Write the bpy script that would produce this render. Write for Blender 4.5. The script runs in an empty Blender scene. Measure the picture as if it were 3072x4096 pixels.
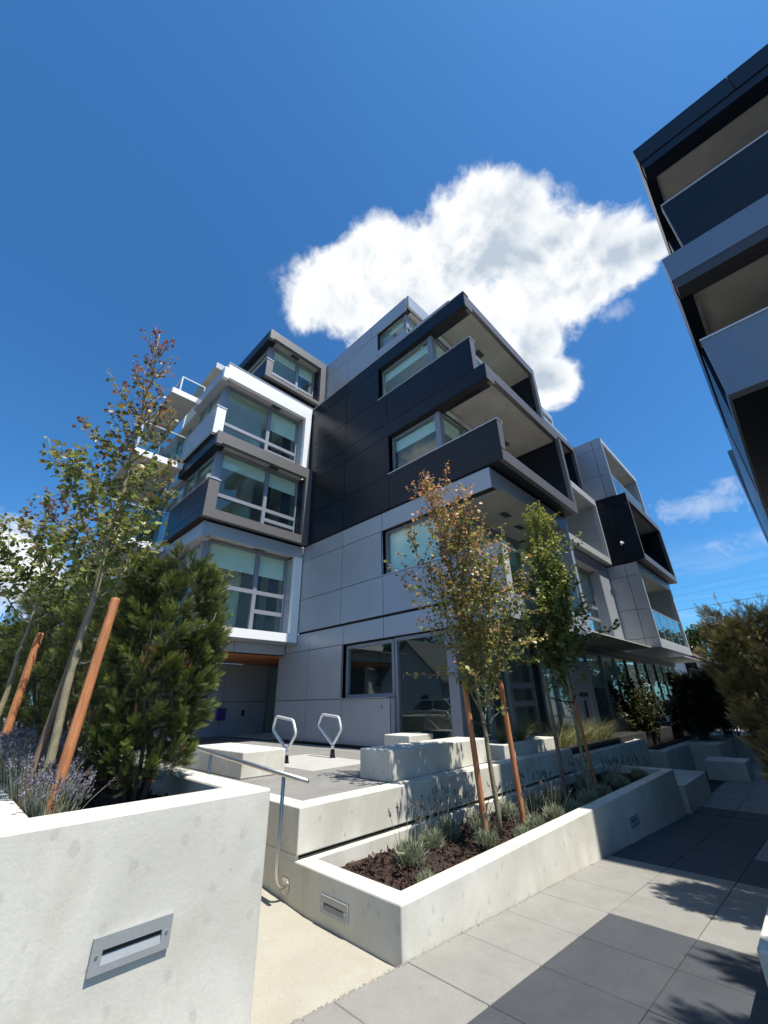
import bpy, bmesh, math, random
import numpy as np
from mathutils import Vector, Matrix

random.seed(7); RNG = np.random.default_rng(7)
scene = bpy.context.scene
col = scene.collection
R = math.radians

# ------------------------------------------------------------------ camera
cam_d = bpy.data.cameras.new("camera"); cam = bpy.data.objects.new("camera", cam_d); col.objects.link(cam)
scene.camera = cam
PITCH, ROLL, YAW = R(25.333), R(-1.108), R(44.367)
hv = Vector((math.cos(YAW), math.sin(YAW), 0)); up = Vector((0, 0, 1))
fw = hv*math.cos(PITCH) + up*math.sin(PITCH)
rt0 = Vector((math.sin(YAW), -math.cos(YAW), 0)); up0 = rt0.cross(fw)
rt = rt0*math.cos(ROLL) + up0*math.sin(ROLL); uu = -rt0*math.sin(ROLL) + up0*math.cos(ROLL)
m = Matrix((rt, uu, -fw)).transposed().to_4x4(); cam.matrix_world = m
cam_d.sensor_fit = 'HORIZONTAL'; cam_d.sensor_width = 36.0; cam_d.lens = 36.0*1608.8/3072
cam_d.clip_start = 0.05; cam_d.clip_end = 3000
scene.render.resolution_x = 768; scene.render.resolution_y = 1024

# ------------------------------------------------------------------ light
SUN_E = R(66.3)
sx, sy = 0.09, -0.996
to_sun = Vector((sx*math.cos(SUN_E), sy*math.cos(SUN_E), math.sin(SUN_E))).normalized()
sl = bpy.data.lights.new("sun", 'SUN'); so = bpy.data.objects.new("sun", sl); col.objects.link(so)
sl.energy = 5.0; sl.angle = R(0.53); sl.color = (1.0, 0.945, 0.85)
so.rotation_euler = to_sun.to_track_quat('Z', 'Y').to_euler(); so.location = (0, -30, 60)
scene.view_settings.view_transform = 'Standard'; scene.view_settings.look = 'None'
scene.view_settings.exposure = 0.68; scene.view_settings.gamma = 1.0
scene.view_settings.use_curve_mapping = False
scene.cycles.use_denoising = True
scene.cycles.max_bounces = 8; scene.cycles.transparent_max_bounces = 16

def nd(nt, typ, **kw):
    n = nt.nodes.new(typ)
    for k, v in kw.items(): setattr(n, k, v)
    return n

def build_world():
    w = bpy.data.worlds.new("World"); scene.world = w; w.use_nodes = True
    nt = w.node_tree; nt.nodes.clear(); L = nt.links.new
    out = nd(nt, 'ShaderNodeOutputWorld'); bg = nd(nt, 'ShaderNodeBackground'); L(bg.outputs[0], out.inputs[0])
    sky = nd(nt, 'ShaderNodeTexSky', sky_type='NISHITA'); sky.sun_disc = False
    sky.sun_elevation = SUN_E; sky.sun_rotation = math.atan2(to_sun.x, to_sun.y)
    sky.altitude = 60; sky.air_density = 1.0; sky.dust_density = 0.55; sky.ozone_density = 4.0
    tc = nd(nt, 'ShaderNodeTexCoord'); D = tc.outputs['Generated']
    def mth(op, a, b=None, c=None, clamp=False):
        n = nd(nt, 'ShaderNodeMath', operation=op); n.use_clamp = clamp
        for i, v in enumerate((a, b, c)):
            if v is None: continue
            if isinstance(v, (int, float)): n.inputs[i].default_value = v
            else: L(v, n.inputs[i])
        return n.outputs[0]
    def dot(v):
        n = nd(nt, 'ShaderNodeVectorMath', operation='DOT_PRODUCT'); L(D, n.inputs[0]); n.inputs[1].default_value = v
        return n.outputs['Value']
    def noise(scale, det, rough=.55, off=(0, 0, 0), dist=0.0, stretch=(1, 1, 1)):
        mp = nd(nt, 'ShaderNodeMapping'); L(D, mp.inputs[0]); mp.inputs['Location'].default_value = off; mp.inputs['Scale'].default_value = stretch
        n = nd(nt, 'ShaderNodeTexNoise'); L(mp.outputs[0], n.inputs['Vector'])
        n.inputs['Scale'].default_value = scale; n.inputs['Detail'].default_value = det
        n.inputs['Roughness'].default_value = rough; n.inputs['Distortion'].default_value = dist
        return n.outputs['Fac']
    # cumulus made of soft lobes on the celestial sphere: (direction, width along the band, height, tilt)
    lobes = [((.500, .220, .840), .22, .115, .0), ((.40, .41, .82), .18, .125, -.30), ((.63, .125, .765), .17, .10, .35),
             ((.665, -.005, .75), .11, .040, .30), ((.735, .235, .64), .10, .060, .2), ((.58, .33, .745), .22, .11, 0), ((.47, .31, .825), .16, .11, 0), ((.60, .105, .79), .16, .085, .25), ((.49, .15, .86), .13, .07, .15), ((.67, .23, .70), .11, .075, 0), ((.665, .05, .745), .10, .065, .3), ((.37, .44, .815), .10, .07, -.35), ((.375, .375, .85), .14, .075, -.3), ((.50, .43, .755), .13, .09, -.2),
             ((-.02, .965, .225), .16, .12, 0), 
             ((-.75, .45, .48), .32, .15, .1), ((-.35, -.62, .70), .24, .12, .2), ((-.80, -.25, .55), .22, .10, 0)]
    big = noise(5.6, 8, .55, (4.4, 8.8, 1.1), .35); fine = noise(17.0, 7, .62, (9.2, 4.1, 2.2), .25)
    sun_v = tuple(-.055*x for x in to_sun)
    big2 = noise(5.6, 8, .55, tuple(a-b for a, b in zip((4.4, 8.8, 1.1), sun_v)), .35); fine2 = noise(17.0, 5, .6, tuple(a-.35*b for a, b in zip((9.2, 4.1, 2.2), sun_v)), .25)
    best = None
    for c, ra, rb, tilt in lobes:
        c = Vector(c).normalized(); a = Vector((0, 0, 1)).cross(c).normalized(); b = c.cross(a)
        a2 = a*math.cos(tilt) + b*math.sin(tilt); b2 = -a*math.sin(tilt) + b*math.cos(tilt)
        u = mth('DIVIDE', dot(a2), ra); v = mth('DIVIDE', dot(b2), rb)
        r = mth('SQRT', mth('ADD', mth('MULTIPLY', u, u), mth('MULTIPLY', v, v)))
        val = mth('SUBTRACT', 1.0, r)
        val = mth('ADD', val, mth('MULTIPLY', mth('LESS_THAN', dot(c), 0.2), -50))
        best = val if best is None else mth('SMOOTH_MAX', best, val, .18)
    small = None
    for c, ra, rb, tilt in [((.935, -.012, .355), .085, .030, .1), ((.925, .06, .33), .11, .035, .1), ((.93, -.03, .24), .16, .03, .05), ((.72, .06, .69), .04, .03, .2)]:
        c = Vector(c).normalized(); a = Vector((0, 0, 1)).cross(c).normalized(); b = c.cross(a)
        a2 = a*math.cos(tilt) + b*math.sin(tilt); b2 = -a*math.sin(tilt) + b*math.cos(tilt)
        u = mth('DIVIDE', dot(a2), ra); v = mth('DIVIDE', dot(b2), rb)
        val = mth('SUBTRACT', 1.0, mth('SQRT', mth('ADD', mth('MULTIPLY', u, u), mth('MULTIPLY', v, v))))
        val = mth('ADD', val, mth('MULTIPLY', mth('LESS_THAN', dot(c), 0.2), -50))
        small = val if small is None else mth('MAXIMUM', small, val)
    small = mth('MULTIPLY', mth('ADD', mth('SUBTRACT', small, .25), mth('MULTIPLY', mth('SUBTRACT', noise(22, 7, .62, (4, 1, 8), .4), .5), 2.6)), 1.1, clamp=True)
    dens = mth('ADD', best, mth('MULTIPLY', mth('SUBTRACT', big, .5), 1.5))
    dens = mth('ADD', dens, mth('MULTIPLY', mth('SUBTRACT', fine, .5), .58))
    cov = mth('MULTIPLY', mth('SUBTRACT', dens, .0), 3.0, clamp=True)
    cov = mth('MULTIPLY', cov, mth('MULTIPLY', cov, mth('SUBTRACT', 3.0, mth('MULTIPLY', cov, 2.0))))
    # thin streaks low down
    z = dot((0, 0, 1))
    band = mth('MULTIPLY', mth('SUBTRACT', .30, z), 4.5, clamp=True)
    st = noise(3.2, 6, .6, (2, 5, 1), .3, (1, 1, 9))
    wisp = mth('MULTIPLY', mth('MULTIPLY', mth('SUBTRACT', st, .50), 3.2, clamp=True), mth('MULTIPLY', mth('MULTIPLY', band, mth('GREATER_THAN', z, 0.0)), .55))
    # cloud body: bright tops, greyer thick parts
    thick = mth('MULTIPLY', mth('SUBTRACT', best, .05), 1.5, clamp=True)
    relief = mth('ADD', mth('MULTIPLY', mth('SUBTRACT', big, big2), 3.4), mth('MULTIPLY', mth('SUBTRACT', fine, fine2), .9))
    lum = mth('SUBTRACT', 1.02, mth('MULTIPLY', thick, mth('SUBTRACT', .50, mth('MULTIPLY', relief, 1.35))), clamp=True)
    cc = nd(nt, 'ShaderNodeMix', data_type='RGBA'); L(lum, cc.inputs[0])
    cc.inputs[6].default_value = (3.6, 4.2, 4.9, 1); cc.inputs[7].default_value = (7.1, 7.25, 7.3, 1)
    # deeper blue, as a polarised clear sky
    tint = nd(nt, 'ShaderNodeMix', data_type='RGBA', blend_type='MULTIPLY'); tint.inputs[0].default_value = 1.0
    L(sky.outputs[0], tint.inputs[6]); tint.inputs[7].default_value = (.39, .87, 1.18, 1)
    mx = nd(nt, 'ShaderNodeMix', data_type='RGBA'); L(mth('MAXIMUM', cov, mth('MAXIMUM', wisp, mth('MULTIPLY', small, .38))), mx.inputs[0])
    L(tint.outputs[2], mx.inputs[6]); L(cc.outputs[2], mx.inputs[7])
    L(mx.outputs[2], bg.inputs[0]); bg.inputs[1].default_value = 0.092
build_world()

# ------------------------------------------------------------------ materials
MATS = {}
def mat_base(name):
    m = bpy.data.materials.new(name); m.use_nodes = True; MATS[name] = m
    nt = m.node_tree; b = nt.nodes['Principled BSDF']; return m, nt, b
def coords(nt, scale=(1, 1, 1), world=True):
    L = nt.links.new
    if world:
        g = nd(nt, 'ShaderNodeNewGeometry'); src = g.outputs['Position']
    else:
        g = nd(nt, 'ShaderNodeTexCoord'); src = g.outputs['Object']
    mp = nd(nt, 'ShaderNodeMapping'); L(src, mp.inputs[0]); mp.inputs['Scale'].default_value = scale
    return mp.outputs[0]
def nz(nt, vec, scale, det=4, rough=.55, dist=0):
    n = nd(nt, 'ShaderNodeTexNoise'); nt.links.new(vec, n.inputs['Vector'])
    n.inputs['Scale'].default_value = scale; n.inputs['Detail'].default_value = det
    n.inputs['Roughness'].default_value = rough; n.inputs['Distortion'].default_value = dist
    return n.outputs['Fac']
def ramp(nt, fac, stops):
    r = nd(nt, 'ShaderNodeValToRGB'); nt.links.new(fac, r.inputs[0]); e = r.color_ramp.elements
    while len(e) < len(stops): e.new(.5)
    for i, (p, c) in enumerate(stops): e[i].position = p; e[i].color = (*c, 1) if len(c) == 3 else c
    return r.outputs[0]
def mixc(nt, fac, a, b, blend='MIX'):
    n = nd(nt, 'ShaderNodeMix', data_type='RGBA', blend_type=blend)
    for v, i in ((fac, 0), (a, 6), (b, 7)):
        if isinstance(v, (int, float)): n.inputs[i].default_value = v
        elif isinstance(v, tuple): n.inputs[i].default_value = (*v, 1) if len(v) == 3 else v
        else: nt.links.new(v, n.inputs[i])
    return n.outputs[2]
def bump(nt, b, h, strength=.3, dist=.01):
    n = nd(nt, 'ShaderNodeBump'); n.inputs['Strength'].default_value = strength; n.inputs['Distance'].default_value = dist
    nt.links.new(h, n.inputs['Height']); nt.links.new(n.outputs[0], b.inputs['Normal'])

def tone(nt, c, amt):
    oi = nd(nt, 'ShaderNodeObjectInfo'); mr = nd(nt, 'ShaderNodeMapRange'); nt.links.new(oi.outputs['Random'], mr.inputs[0]); mr.inputs[3].default_value = 1-amt; mr.inputs[4].default_value = 1+amt
    return mixc(nt, 1.0, c, mr.outputs[0], 'MULTIPLY')
def concrete(name, lo, hi, stain=(.30, .29, .26), pits=True, rough=.85, k=1.0, spots=False):
    m, nt, b = mat_base(name); L = nt.links.new
    v = coords(nt); 
    c = ramp(nt, nz(nt, v, 1.7*k, 4, .5, .5), [(.30, lo), (.68, hi)])
    vs = coords(nt, (1.3, 1.3, .35))
    c = mixc(nt, ramp(nt, nz(nt, vs, 3.1*k, 5, .6), [(.52, (0, 0, 0)), (.76, (.55, .55, .55))]), c, stain)
    c = mixc(nt, ramp(nt, nz(nt, v, 55, 4, .7), [(.35, (.06, .06, .06)), (.6, (0, 0, 0))]), c, (.2, .2, .19))
    if pits:
        vo = nd(nt, 'ShaderNodeTexVoronoi'); L(v, vo.inputs['Vector']); vo.inputs['Scale'].default_value = 11; vo.inputs['Randomness'].default_value = 1
        thr = mixc(nt, nz(nt, v, 7, 3), (0, 0, 0), (.16, .16, .16))
        lt = nd(nt, 'ShaderNodeMath', operation='LESS_THAN'); L(vo.outputs['Distance'], lt.inputs[0]); L(thr, lt.inputs[1])
        gate = ramp(nt, nz(nt, v, 3.3, 2), [(.56, (0, 0, 0)), (.60, (.55, .55, .55))])
        mu = nd(nt, 'ShaderNodeMath', operation='MULTIPLY'); L(lt.outputs[0], mu.inputs[0]); L(gate, mu.inputs[1])
        c = mixc(nt, mu.outputs[0], c, tuple(x*.5 for x in lo))
    if not pits and not spots: c = tone(nt, c, .06)
    if spots:
        v2 = nd(nt, 'ShaderNodeMapping'); L(v, v2.inputs[0]); v2.inputs['Scale'].default_value = (1, 1, .7)
        n2 = nd(nt, 'ShaderNodeTexNoise'); L(v, n2.inputs['Vector']); n2.inputs['Scale'].default_value = 14; n2.inputs['Detail'].default_value = 3
        va = nd(nt, 'ShaderNodeVectorMath', operation='MULTIPLY_ADD'); L(n2.outputs['Color'], va.inputs[0]); va.inputs[1].default_value = (.05, .05, .05); L(v2.outputs[0], va.inputs[2])
        vo2 = nd(nt, 'ShaderNodeTexVoronoi'); L(va.outputs[0], vo2.inputs['Vector']); vo2.inputs['Scale'].default_value = 8.5
        c = mixc(nt, ramp(nt, vo2.outputs['Distance'], [(.13, (.42, .42, .42)), (.21, (0, 0, 0))]), c, tuple(x*.72 for x in lo))
        c = mixc(nt, ramp(nt, nz(nt, v, 1.1, 4, .6, .8), [(.45, (0, 0, 0)), (.70, (.45, .45, .45))]), c, (.43, .415, .35))
    sp = ramp(nt, nz(nt, v, 240, 2, .6), [(.40, (.12, .12, .12) if spots else (.55, .55, .55)), (.54, (0, 0, 0))])
    c = mixc(nt, sp, c, tuple(x*.6 for x in lo))
    L(c, b.inputs['Base Color']); b.inputs['Roughness'].default_value = rough
    bump(nt, b, nz(nt, v, 38, 6, .65), .25, .006)
    return m
concrete('concrete', (.49, .475, .42), (.66, .64, .575), (.40, .37, .285), spots=True)
concrete('concrete_ramp', (.35, .325, .265), (.42, .40, .34), (.34, .275, .17), pits=False)
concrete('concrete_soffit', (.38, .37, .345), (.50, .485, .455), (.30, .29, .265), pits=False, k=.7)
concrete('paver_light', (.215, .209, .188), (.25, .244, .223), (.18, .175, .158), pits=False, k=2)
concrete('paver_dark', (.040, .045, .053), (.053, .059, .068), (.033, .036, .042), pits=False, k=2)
concrete('paver_plaza', (.19, .185, .173), (.235, .23, .215), (.16, .155, .143), pits=False, k=2)
concrete('pad_white', (.40, .39, .37), (.47, .46, .44), (.34, .33, .31), pits=False)

def plain(name, colr, rough=.5, metal=0.0, var=.08, scale=3.0, spec=.5, bmp=0.0, coat=0.0, rand=0.0):
    m, nt, b = mat_base(name); L = nt.links.new
    v = coords(nt)
    f = nz(nt, v, scale, 5, .6)
    a = tuple(x*(1-var) for x in colr); d = tuple(min(1, x*(1+var)) for x in colr)
    cc = ramp(nt, f, [(.3, a), (.7, d)])
    if rand:
        cc = tone(nt, cc, rand); cc = mixc(nt, ramp(nt, nz(nt, coords(nt, (5, 5, .45)), 2.0, 5, .6), [(.52, (0, 0, 0)), (.8, (.22, .22, .22))]), cc, tuple(x*.72 for x in colr))
    L(cc, b.inputs['Base Color'])
    rr = nd(nt, 'ShaderNodeMapRange'); L(nz(nt, v, scale*2.3, 4), rr.inputs[0]); rr.inputs[3].default_value = max(.02, rough-.05); rr.inputs[4].default_value = min(1, rough+.05)
    L(rr.outputs[0], b.inputs['Roughness']); b.inputs['Metallic'].default_value = metal
    b.inputs['Specular IOR Level'].default_value = spec; b.inputs['Coat Weight'].default_value = coat
    if bmp: bump(nt, b, nz(nt, v, 60, 4), bmp, .004)
    return m
plain('clad_blue', (.15, .20, .265), .36, .25, .04, .8)
plain('clad_light', (.385, .405, .44), .36, .30, .05, .8, rand=.055)
plain('clad_sunlit_white', (.74, .75, .76), .4, 0, .03, 1.5)  # pale cladding on front edges, with sunlit brightness put into the colour
plain('clad_sunlit_light', (.46, .47, .48), .4, .2, .03, 1.5)  # same cladding, a weaker sunlit brightening in the colour
plain('clad_dark', (.007, .0105, .018), .33, 0, .15, .8, .3, rand=.15)
plain('clad_sunlit_dark', (.13, .125, .125), .45, .2, .05, 1.5)  # dark cladding lightened in colour to stand for sun on its edges
plain('substrate', (.012, .012, .013), .8, 0, .1)
plain('frame', (.25, .265, .31), .42, .3, .04)
plain('frame_dark', (.055, .058, .066), .45, .3, .04)
plain('white_wall', (.62, .62, .60), .8, 0, .04)
plain('interior', (.56, .59, .55), .85, 0, .05)
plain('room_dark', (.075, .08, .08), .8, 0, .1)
plain('curtain', (.045, .06, .07), .9, 0, .2)
plain('blind', (.80, .84, .80), .8, 0, .03)
plain('cap_metal', (.55, .56, .58), .35, .6, .04)
plain('steel', (.60, .58, .54), .36, 1.0, .05, 9)
plain('galv', (.66, .68, .70), .42, .55, .08, 16)
plain('fixture_grey', (.33, .345, .355), .5, .35, .06, 20)
plain('black_rubber', (.018, .018, .018), .7, 0, .2)
plain('black_metal', (.012, .012, .013), .5, 0, .2)
plain('purple', (.07, .03, .22), .4, 0, .1)
plain('tyre', (.02, .02, .02), .8, 0, .1)
plain('car_white', (.75, .76, .76), .2, 0, .02, 2, .5, 0, .8)
plain('car_silver', (.42, .44, .46), .25, .5, .02, 2, .5, 0, .8)
plain('roof_brown', (.085, .052, .042), .9, 0, .35, 14)
plain('roof_grey', (.12, .12, .12), .9, 0, .3, 14)
plain('wood_soffit', (.42, .14, .045), .5, 0, .25, 5)
plain('fence_brown', (.05, .025, .02), .8, 0, .2)
plain('asphalt', (.05, .05, .052), .9, 0, .2, 20)
plain('soil_ground', (.20, .19, .17), .95, 0, .2, 3)
plain('lawn', (.055, .085, .025), .95, 0, .4, 9)
plain('siding', (.62, .62, .60), .7, 0, .04)
plain('chrome_dark', (.2, .2, .21), .3, .9, .05)

def wood_stake():
    m, nt, b = mat_base('stake_wood'); v = coords(nt, (30, 30, 2.2))
    c = ramp(nt, nz(nt, v, 2.2, 6, .6, .5), [(.25, (.24, .085, .03)), (.55, (.43, .17, .065)), (.8, (.54, .25, .11))])
    nt.links.new(c, b.inputs['Base Color']); b.inputs['Roughness'].default_value = .75
    bump(nt, b, nz(nt, v, 3, 5), .35, .004)
wood_stake()
def old_stake():
    m, nt, b = mat_base('stake_wood_grey'); v = coords(nt, (30, 30, 2.2))
    c = ramp(nt, nz(nt, v, 2.2, 6, .6, .5), [(.25, (.10, .065, .05)), (.7, (.20, .14, .10))])
    nt.links.new(c, b.inputs['Base Color']); b.inputs['Roughness'].default_value = .85
    bump(nt, b, nz(nt, v, 3, 5), .35, .004)
old_stake()
def bark(name, a, c2):
    m, nt, b = mat_base(name); v = coords(nt, (14, 14, 5))
    c = ramp(nt, nz(nt, v, 3.0, 7, .65, .6), [(.28, a), (.7, c2)])
    c = mixc(nt, ramp(nt, nz(nt, coords(nt, (6, 6, 30)), 2.2, 3), [(.62, (0, 0, 0)), (.68, (.6, .6, .6))]), c, tuple(x*.45 for x in a))
    nt.links.new(c, b.inputs['Base Color']); b.inputs['Roughness'].default_value = .85
    bump(nt, b, nz(nt, v, 6, 5), .5, .006)
bark('bark', (.13, .115, .065), (.29, .26, .165)); bark('bark_dark', (.055, .04, .03), (.13, .095, .07))

def mulch_mat():
    m, nt, b = mat_base('mulch'); v = coords(nt)
    c = ramp(nt, nz(nt, v, 45, 6, .7, .8), [(.25, (.018, .011, .008)), (.55, (.050, .027, .019)), (.8, (.12, .070, .048))])
    nt.links.new(c, b.inputs['Base Color']); b.inputs['Roughness'].default_value = .95
    bump(nt, b, nz(nt, v, 50, 5), 1.0, .03)
mulch_mat()

def foliage_mat(name, rough=.5, trans=.30, spec=.4):
    m, nt, b = mat_base(name); L = nt.links.new
    a = nd(nt, 'ShaderNodeAttribute'); a.attribute_name = 'tint'
    c = a.outputs['Color']
    L(c, b.inputs['Base Color']); b.inputs['Roughness'].default_value = rough; b.inputs['Specular IOR Level'].default_value = spec
    t = nd(nt, 'ShaderNodeBsdfTranslucent'); L(mixc(nt, .5, c, (.9, 1.0, .35), 'MULTIPLY'), t.inputs[0])
    ms = nd(nt, 'ShaderNodeMixShader'); ms.inputs[0].default_value = trans
    L(b.outputs[0], ms.inputs[1]); L(t.outputs[0], ms.inputs[2])
    L(ms.outputs[0], nt.nodes['Material Output'].inputs[0])
foliage_mat('leaf', .42, .38); foliage_mat('needle', .5, .15, .35); foliage_mat('blade', .6, .2, .3)

def glass_mat(name, tint, ior=1.5, bend=0.0):
    m = bpy.data.materials.new(name); m.use_nodes = True; MATS[name] = m
    nt = m.node_tree; nt.nodes.clear(); L = nt.links.new
    out = nd(nt, 'ShaderNodeOutputMaterial'); ms = nd(nt, 'ShaderNodeMixShader')
    gg = nd(nt, 'ShaderNodeNewGeometry'); dp = nd(nt, 'ShaderNodeVectorMath', operation='DOT_PRODUCT'); L(gg.outputs['Normal'], dp.inputs[0]); L(gg.outputs['Incoming'], dp.inputs[1])
    def mm(op, a, b):
        n = nd(nt, 'ShaderNodeMath', operation=op)
        for i, v in enumerate((a, b)):
            if isinstance(v, (int, float)): n.inputs[i].default_value = v
            else: L(v, n.inputs[i])
        return n.outputs[0]
    f0 = ((ior-1)/(ior+1))**2
    sch = mm('ADD', f0, mm('MULTIPLY', 1-f0, mm('POWER', mm('SUBTRACT', 1.0, mm('ABSOLUTE', dp.outputs['Value'], 0)), 5.0)))
    tr = nd(nt, 'ShaderNodeBsdfTransparent'); tr.inputs[0].default_value = (*tint, 1)
    gl = nd(nt, 'ShaderNodeBsdfGlossy'); gl.inputs['Roughness'].default_value = 0.0; gl.inputs[0].default_value = (.95, .98, 1, 1)
    if bend:
        g = nd(nt, 'ShaderNodeNewGeometry'); n = nd(nt, 'ShaderNodeTexNoise'); L(g.outputs['Position'], n.inputs['Vector']); n.inputs['Scale'].default_value = .9; n.inputs['Detail'].default_value = 1
        bp = nd(nt, 'ShaderNodeBump'); bp.inputs['Strength'].default_value = bend; bp.inputs['Distance'].default_value = .05; L(n.outputs['Fac'], bp.inputs['Height']); L(bp.outputs[0], gl.inputs['Normal'])
    L(sch, ms.inputs[0]); L(tr.outputs[0], ms.inputs[1]); L(gl.outputs[0], ms.inputs[2]); L(ms.outputs[0], out.inputs[0])
glass_mat('window_glass', (.90, .975, .945), 1.62, .012); glass_mat('guard_glass', (.80, .90, .88), 1.5)
glass_mat('car_glass', (.25, .30, .30), 1.6)

# ------------------------------------------------------------------ mesh helpers
class MB:
    def __init__(s): s.v = []; s.f = []
    def quad(s, *p):
        i = len(s.v); s.v += [tuple(q) for q in p]; s.f.append(tuple(range(i, i+len(p)))); return s
    def box(s, x0, x1, y0, y1, z0, z1):
        if x1 < x0: x0, x1 = x1, x0
        if y1 < y0: y0, y1 = y1, y0
        if z1 < z0: z0, z1 = z1, z0
        i = len(s.v)
        s.v += [(x0, y0, z0), (x1, y0, z0), (x1, y1, z0), (x0, y1, z0), (x0, y0, z1), (x1, y0, z1), (x1, y1, z1), (x0, y1, z1)]
        s.f += [tuple(i+k for k in q) for q in ((0, 3, 2, 1), (4, 5, 6, 7), (0, 1, 5, 4), (1, 2, 6, 5), (2, 3, 7, 6), (3, 0, 4, 7))]
        return s
    def prism(s, pts, off):          # polygon pts extruded by vector off
        n = len(pts); i = len(s.v); off = Vector(off)
        s.v += [tuple(p) for p in pts] + [tuple(Vector(p)+off) for p in pts]
        s.f.append(tuple(range(i+n-1, i-1, -1))); s.f.append(tuple(range(i+n, i+2*n)))
        for k in range(n): s.f.append((i+k, i+(k+1) % n, i+n+(k+1) % n, i+n+k))
        return s
    def tube(s, pts, rad, n=8, cap=True, closed=False):
        pts = [Vector(p) for p in pts]; N = len(pts)
        if isinstance(rad, (int, float)): rad = [rad]*N
        i0 = len(s.v); ref = Vector((0.31, 0.17, 0.93)).normalized(); prevx = None
        for k, p in enumerate(pts):
            if closed: t = (pts[(k+1) % N]-pts[k-1]).normalized()
            else: t = (pts[min(k+1, N-1)]-pts[max(k-1, 0)]).normalized()
            if prevx is None:
                x = t.cross(ref)
                if x.length < .05: x = t.cross(Vector((1, 0, 0)))
            else: x = prevx - t*prevx.dot(t)
            x.normalize(); prevx = x; y = t.cross(x)
            for j in range(n):
                a = 2*math.pi*j/n; s.v.append(tuple(p + (x*math.cos(a)+y*math.sin(a))*rad[k]))
        for k in range(N if closed else N-1):
            k2 = (k+1) % N
            for j in range(n):
                s.f.append((i0+k*n+j, i0+k*n+(j+1) % n, i0+k2*n+(j+1) % n, i0+k2*n+j))
        if cap and not closed:
            s.f.append(tuple(i0+j for j in range(n-1, -1, -1))); s.f.append(tuple(i0+(N-1)*n+j for j in range(n)))
        return s
    def build(s, name, mat, parent=None, bevel=0, seg=2, smooth=False, **kw):
        o = Vector(parent['base']) if parent is not None and 'base' in parent else Vector((0, 0, 0))
        me = bpy.data.meshes.new(name)
        me.from_pydata([(x-o.x, y-o.y, z-o.z) for x, y, z in s.v], [], s.f)
        if bevel:
            bm = bmesh.new(); bm.from_mesh(me)
            bmesh.ops.remove_doubles(bm, verts=bm.verts, dist=1e-5)
            es = [e for e in bm.edges if len(e.link_faces) == 2 and e.calc_face_angle(0) > .5]
            bmesh.ops.bevel(bm, geom=es, offset=bevel, segments=seg, profile=.5, affect='EDGES', clamp_overlap=True)
            bm.to_mesh(me); bm.free()
        if smooth:
            for p in me.polygons: p.use_smooth = True
        me.materials.append(MATS[mat]); me.update()
        ob = bpy.data.objects.new(name, me); col.objects.link(ob)
        if parent is not None:
            ob.parent = parent
            ob['base'] = tuple(o)
        tag(ob, **kw); return ob

def tag(o, label=None, cat=None, group=None, kind=None):
    for k, v in (('label', label), ('category', cat), ('group', group), ('kind', kind)):
        if v is not None: o[k] = v
    return o
def thing(name, loc, label, cat, group=None):
    e = bpy.data.objects.new(name, None); col.objects.link(e); e.location = loc; e['base'] = tuple(loc)
    e.empty_display_size = .1
    return tag(e, label, cat, group)
def box(name, mat, b, parent=None, bevel=0, **kw): return MB().box(*b).build(name, mat, parent, bevel, **kw)

def np_mesh(name, mat, verts, faces, tint, parent=None, **kw):
    """verts (N,3), faces (M,k) all k-gons, tint (N,3)"""
    o = np.array(parent['base']) if parent is not None and 'base' in parent else np.zeros(3)
    verts = verts - o
    me = bpy.data.meshes.new(name); N = len(verts); M, k = faces.shape
    me.vertices.add(N); me.vertices.foreach_set('co', verts.astype(np.float32).ravel())
    me.loops.add(M*k); me.loops.foreach_set('vertex_index', faces.astype(np.int32).ravel())
    me.polygons.add(M); me.polygons.foreach_set('loop_start', (np.arange(M)*k).astype(np.int32))
    try: me.polygons.foreach_set('loop_total', np.full(M, k, np.int32))
    except Exception: pass
    at = me.attributes.new('tint', 'FLOAT_COLOR', 'POINT')
    rgba = np.ones((N, 4), np.float32); rgba[:, :3] = tint; at.data.foreach_set('color', rgba.ravel())
    me.update(calc_edges=True); me.validate()
    me.materials.append(MATS[mat])
    ob = bpy.data.objects.new(name, me); col.objects.link(ob)
    if parent is not None: ob.parent = parent
    return tag(ob, **kw)

def copy_tree(o, loc, parent=None, rz=0, sc=1.0):
    c = o.copy(); col.objects.link(c); c.parent = parent
    if parent is None: c.location = loc; c.rotation_euler = (0, 0, rz); c.scale = (sc, sc, sc) if isinstance(sc, (int, float)) else sc
    for ch in o.children: copy_tree(ch, None, c)
    return c

# ------------------------------------------------------------------ ground
GS = -0.0566
def gz(x): return -1.40 + GS*min(x, 10.7)
g = MB()
xs = [-200, -14.0, -2.0, 10.7, 30, 400]
zs = [-1.9, -1.50, -1.45, -2.16, -2.16, -2.2]
for k in range(5):
    g.quad((xs[k], -300, zs[k]), (xs[k+1], -300, zs[k+1]), (xs[k+1], 400, zs[k+1]), (xs[k], 400, zs[k]))
g.build('ground', 'soil_ground', kind='structure')
st = MB(); st.quad((-14, -60, -1.492), (-5.0, -60, -1.458), (-5.0, 120, -1.458), (-14, 120, -1.492)); st.build('road', 'asphalt', kind='structure')
st = MB(); st.quad((30, -60, -2.15), (40, -60, -2.15), (40, 120, -2.15), (30, 120, -2.15)); st.build('road', 'asphalt', kind='structure')

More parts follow.
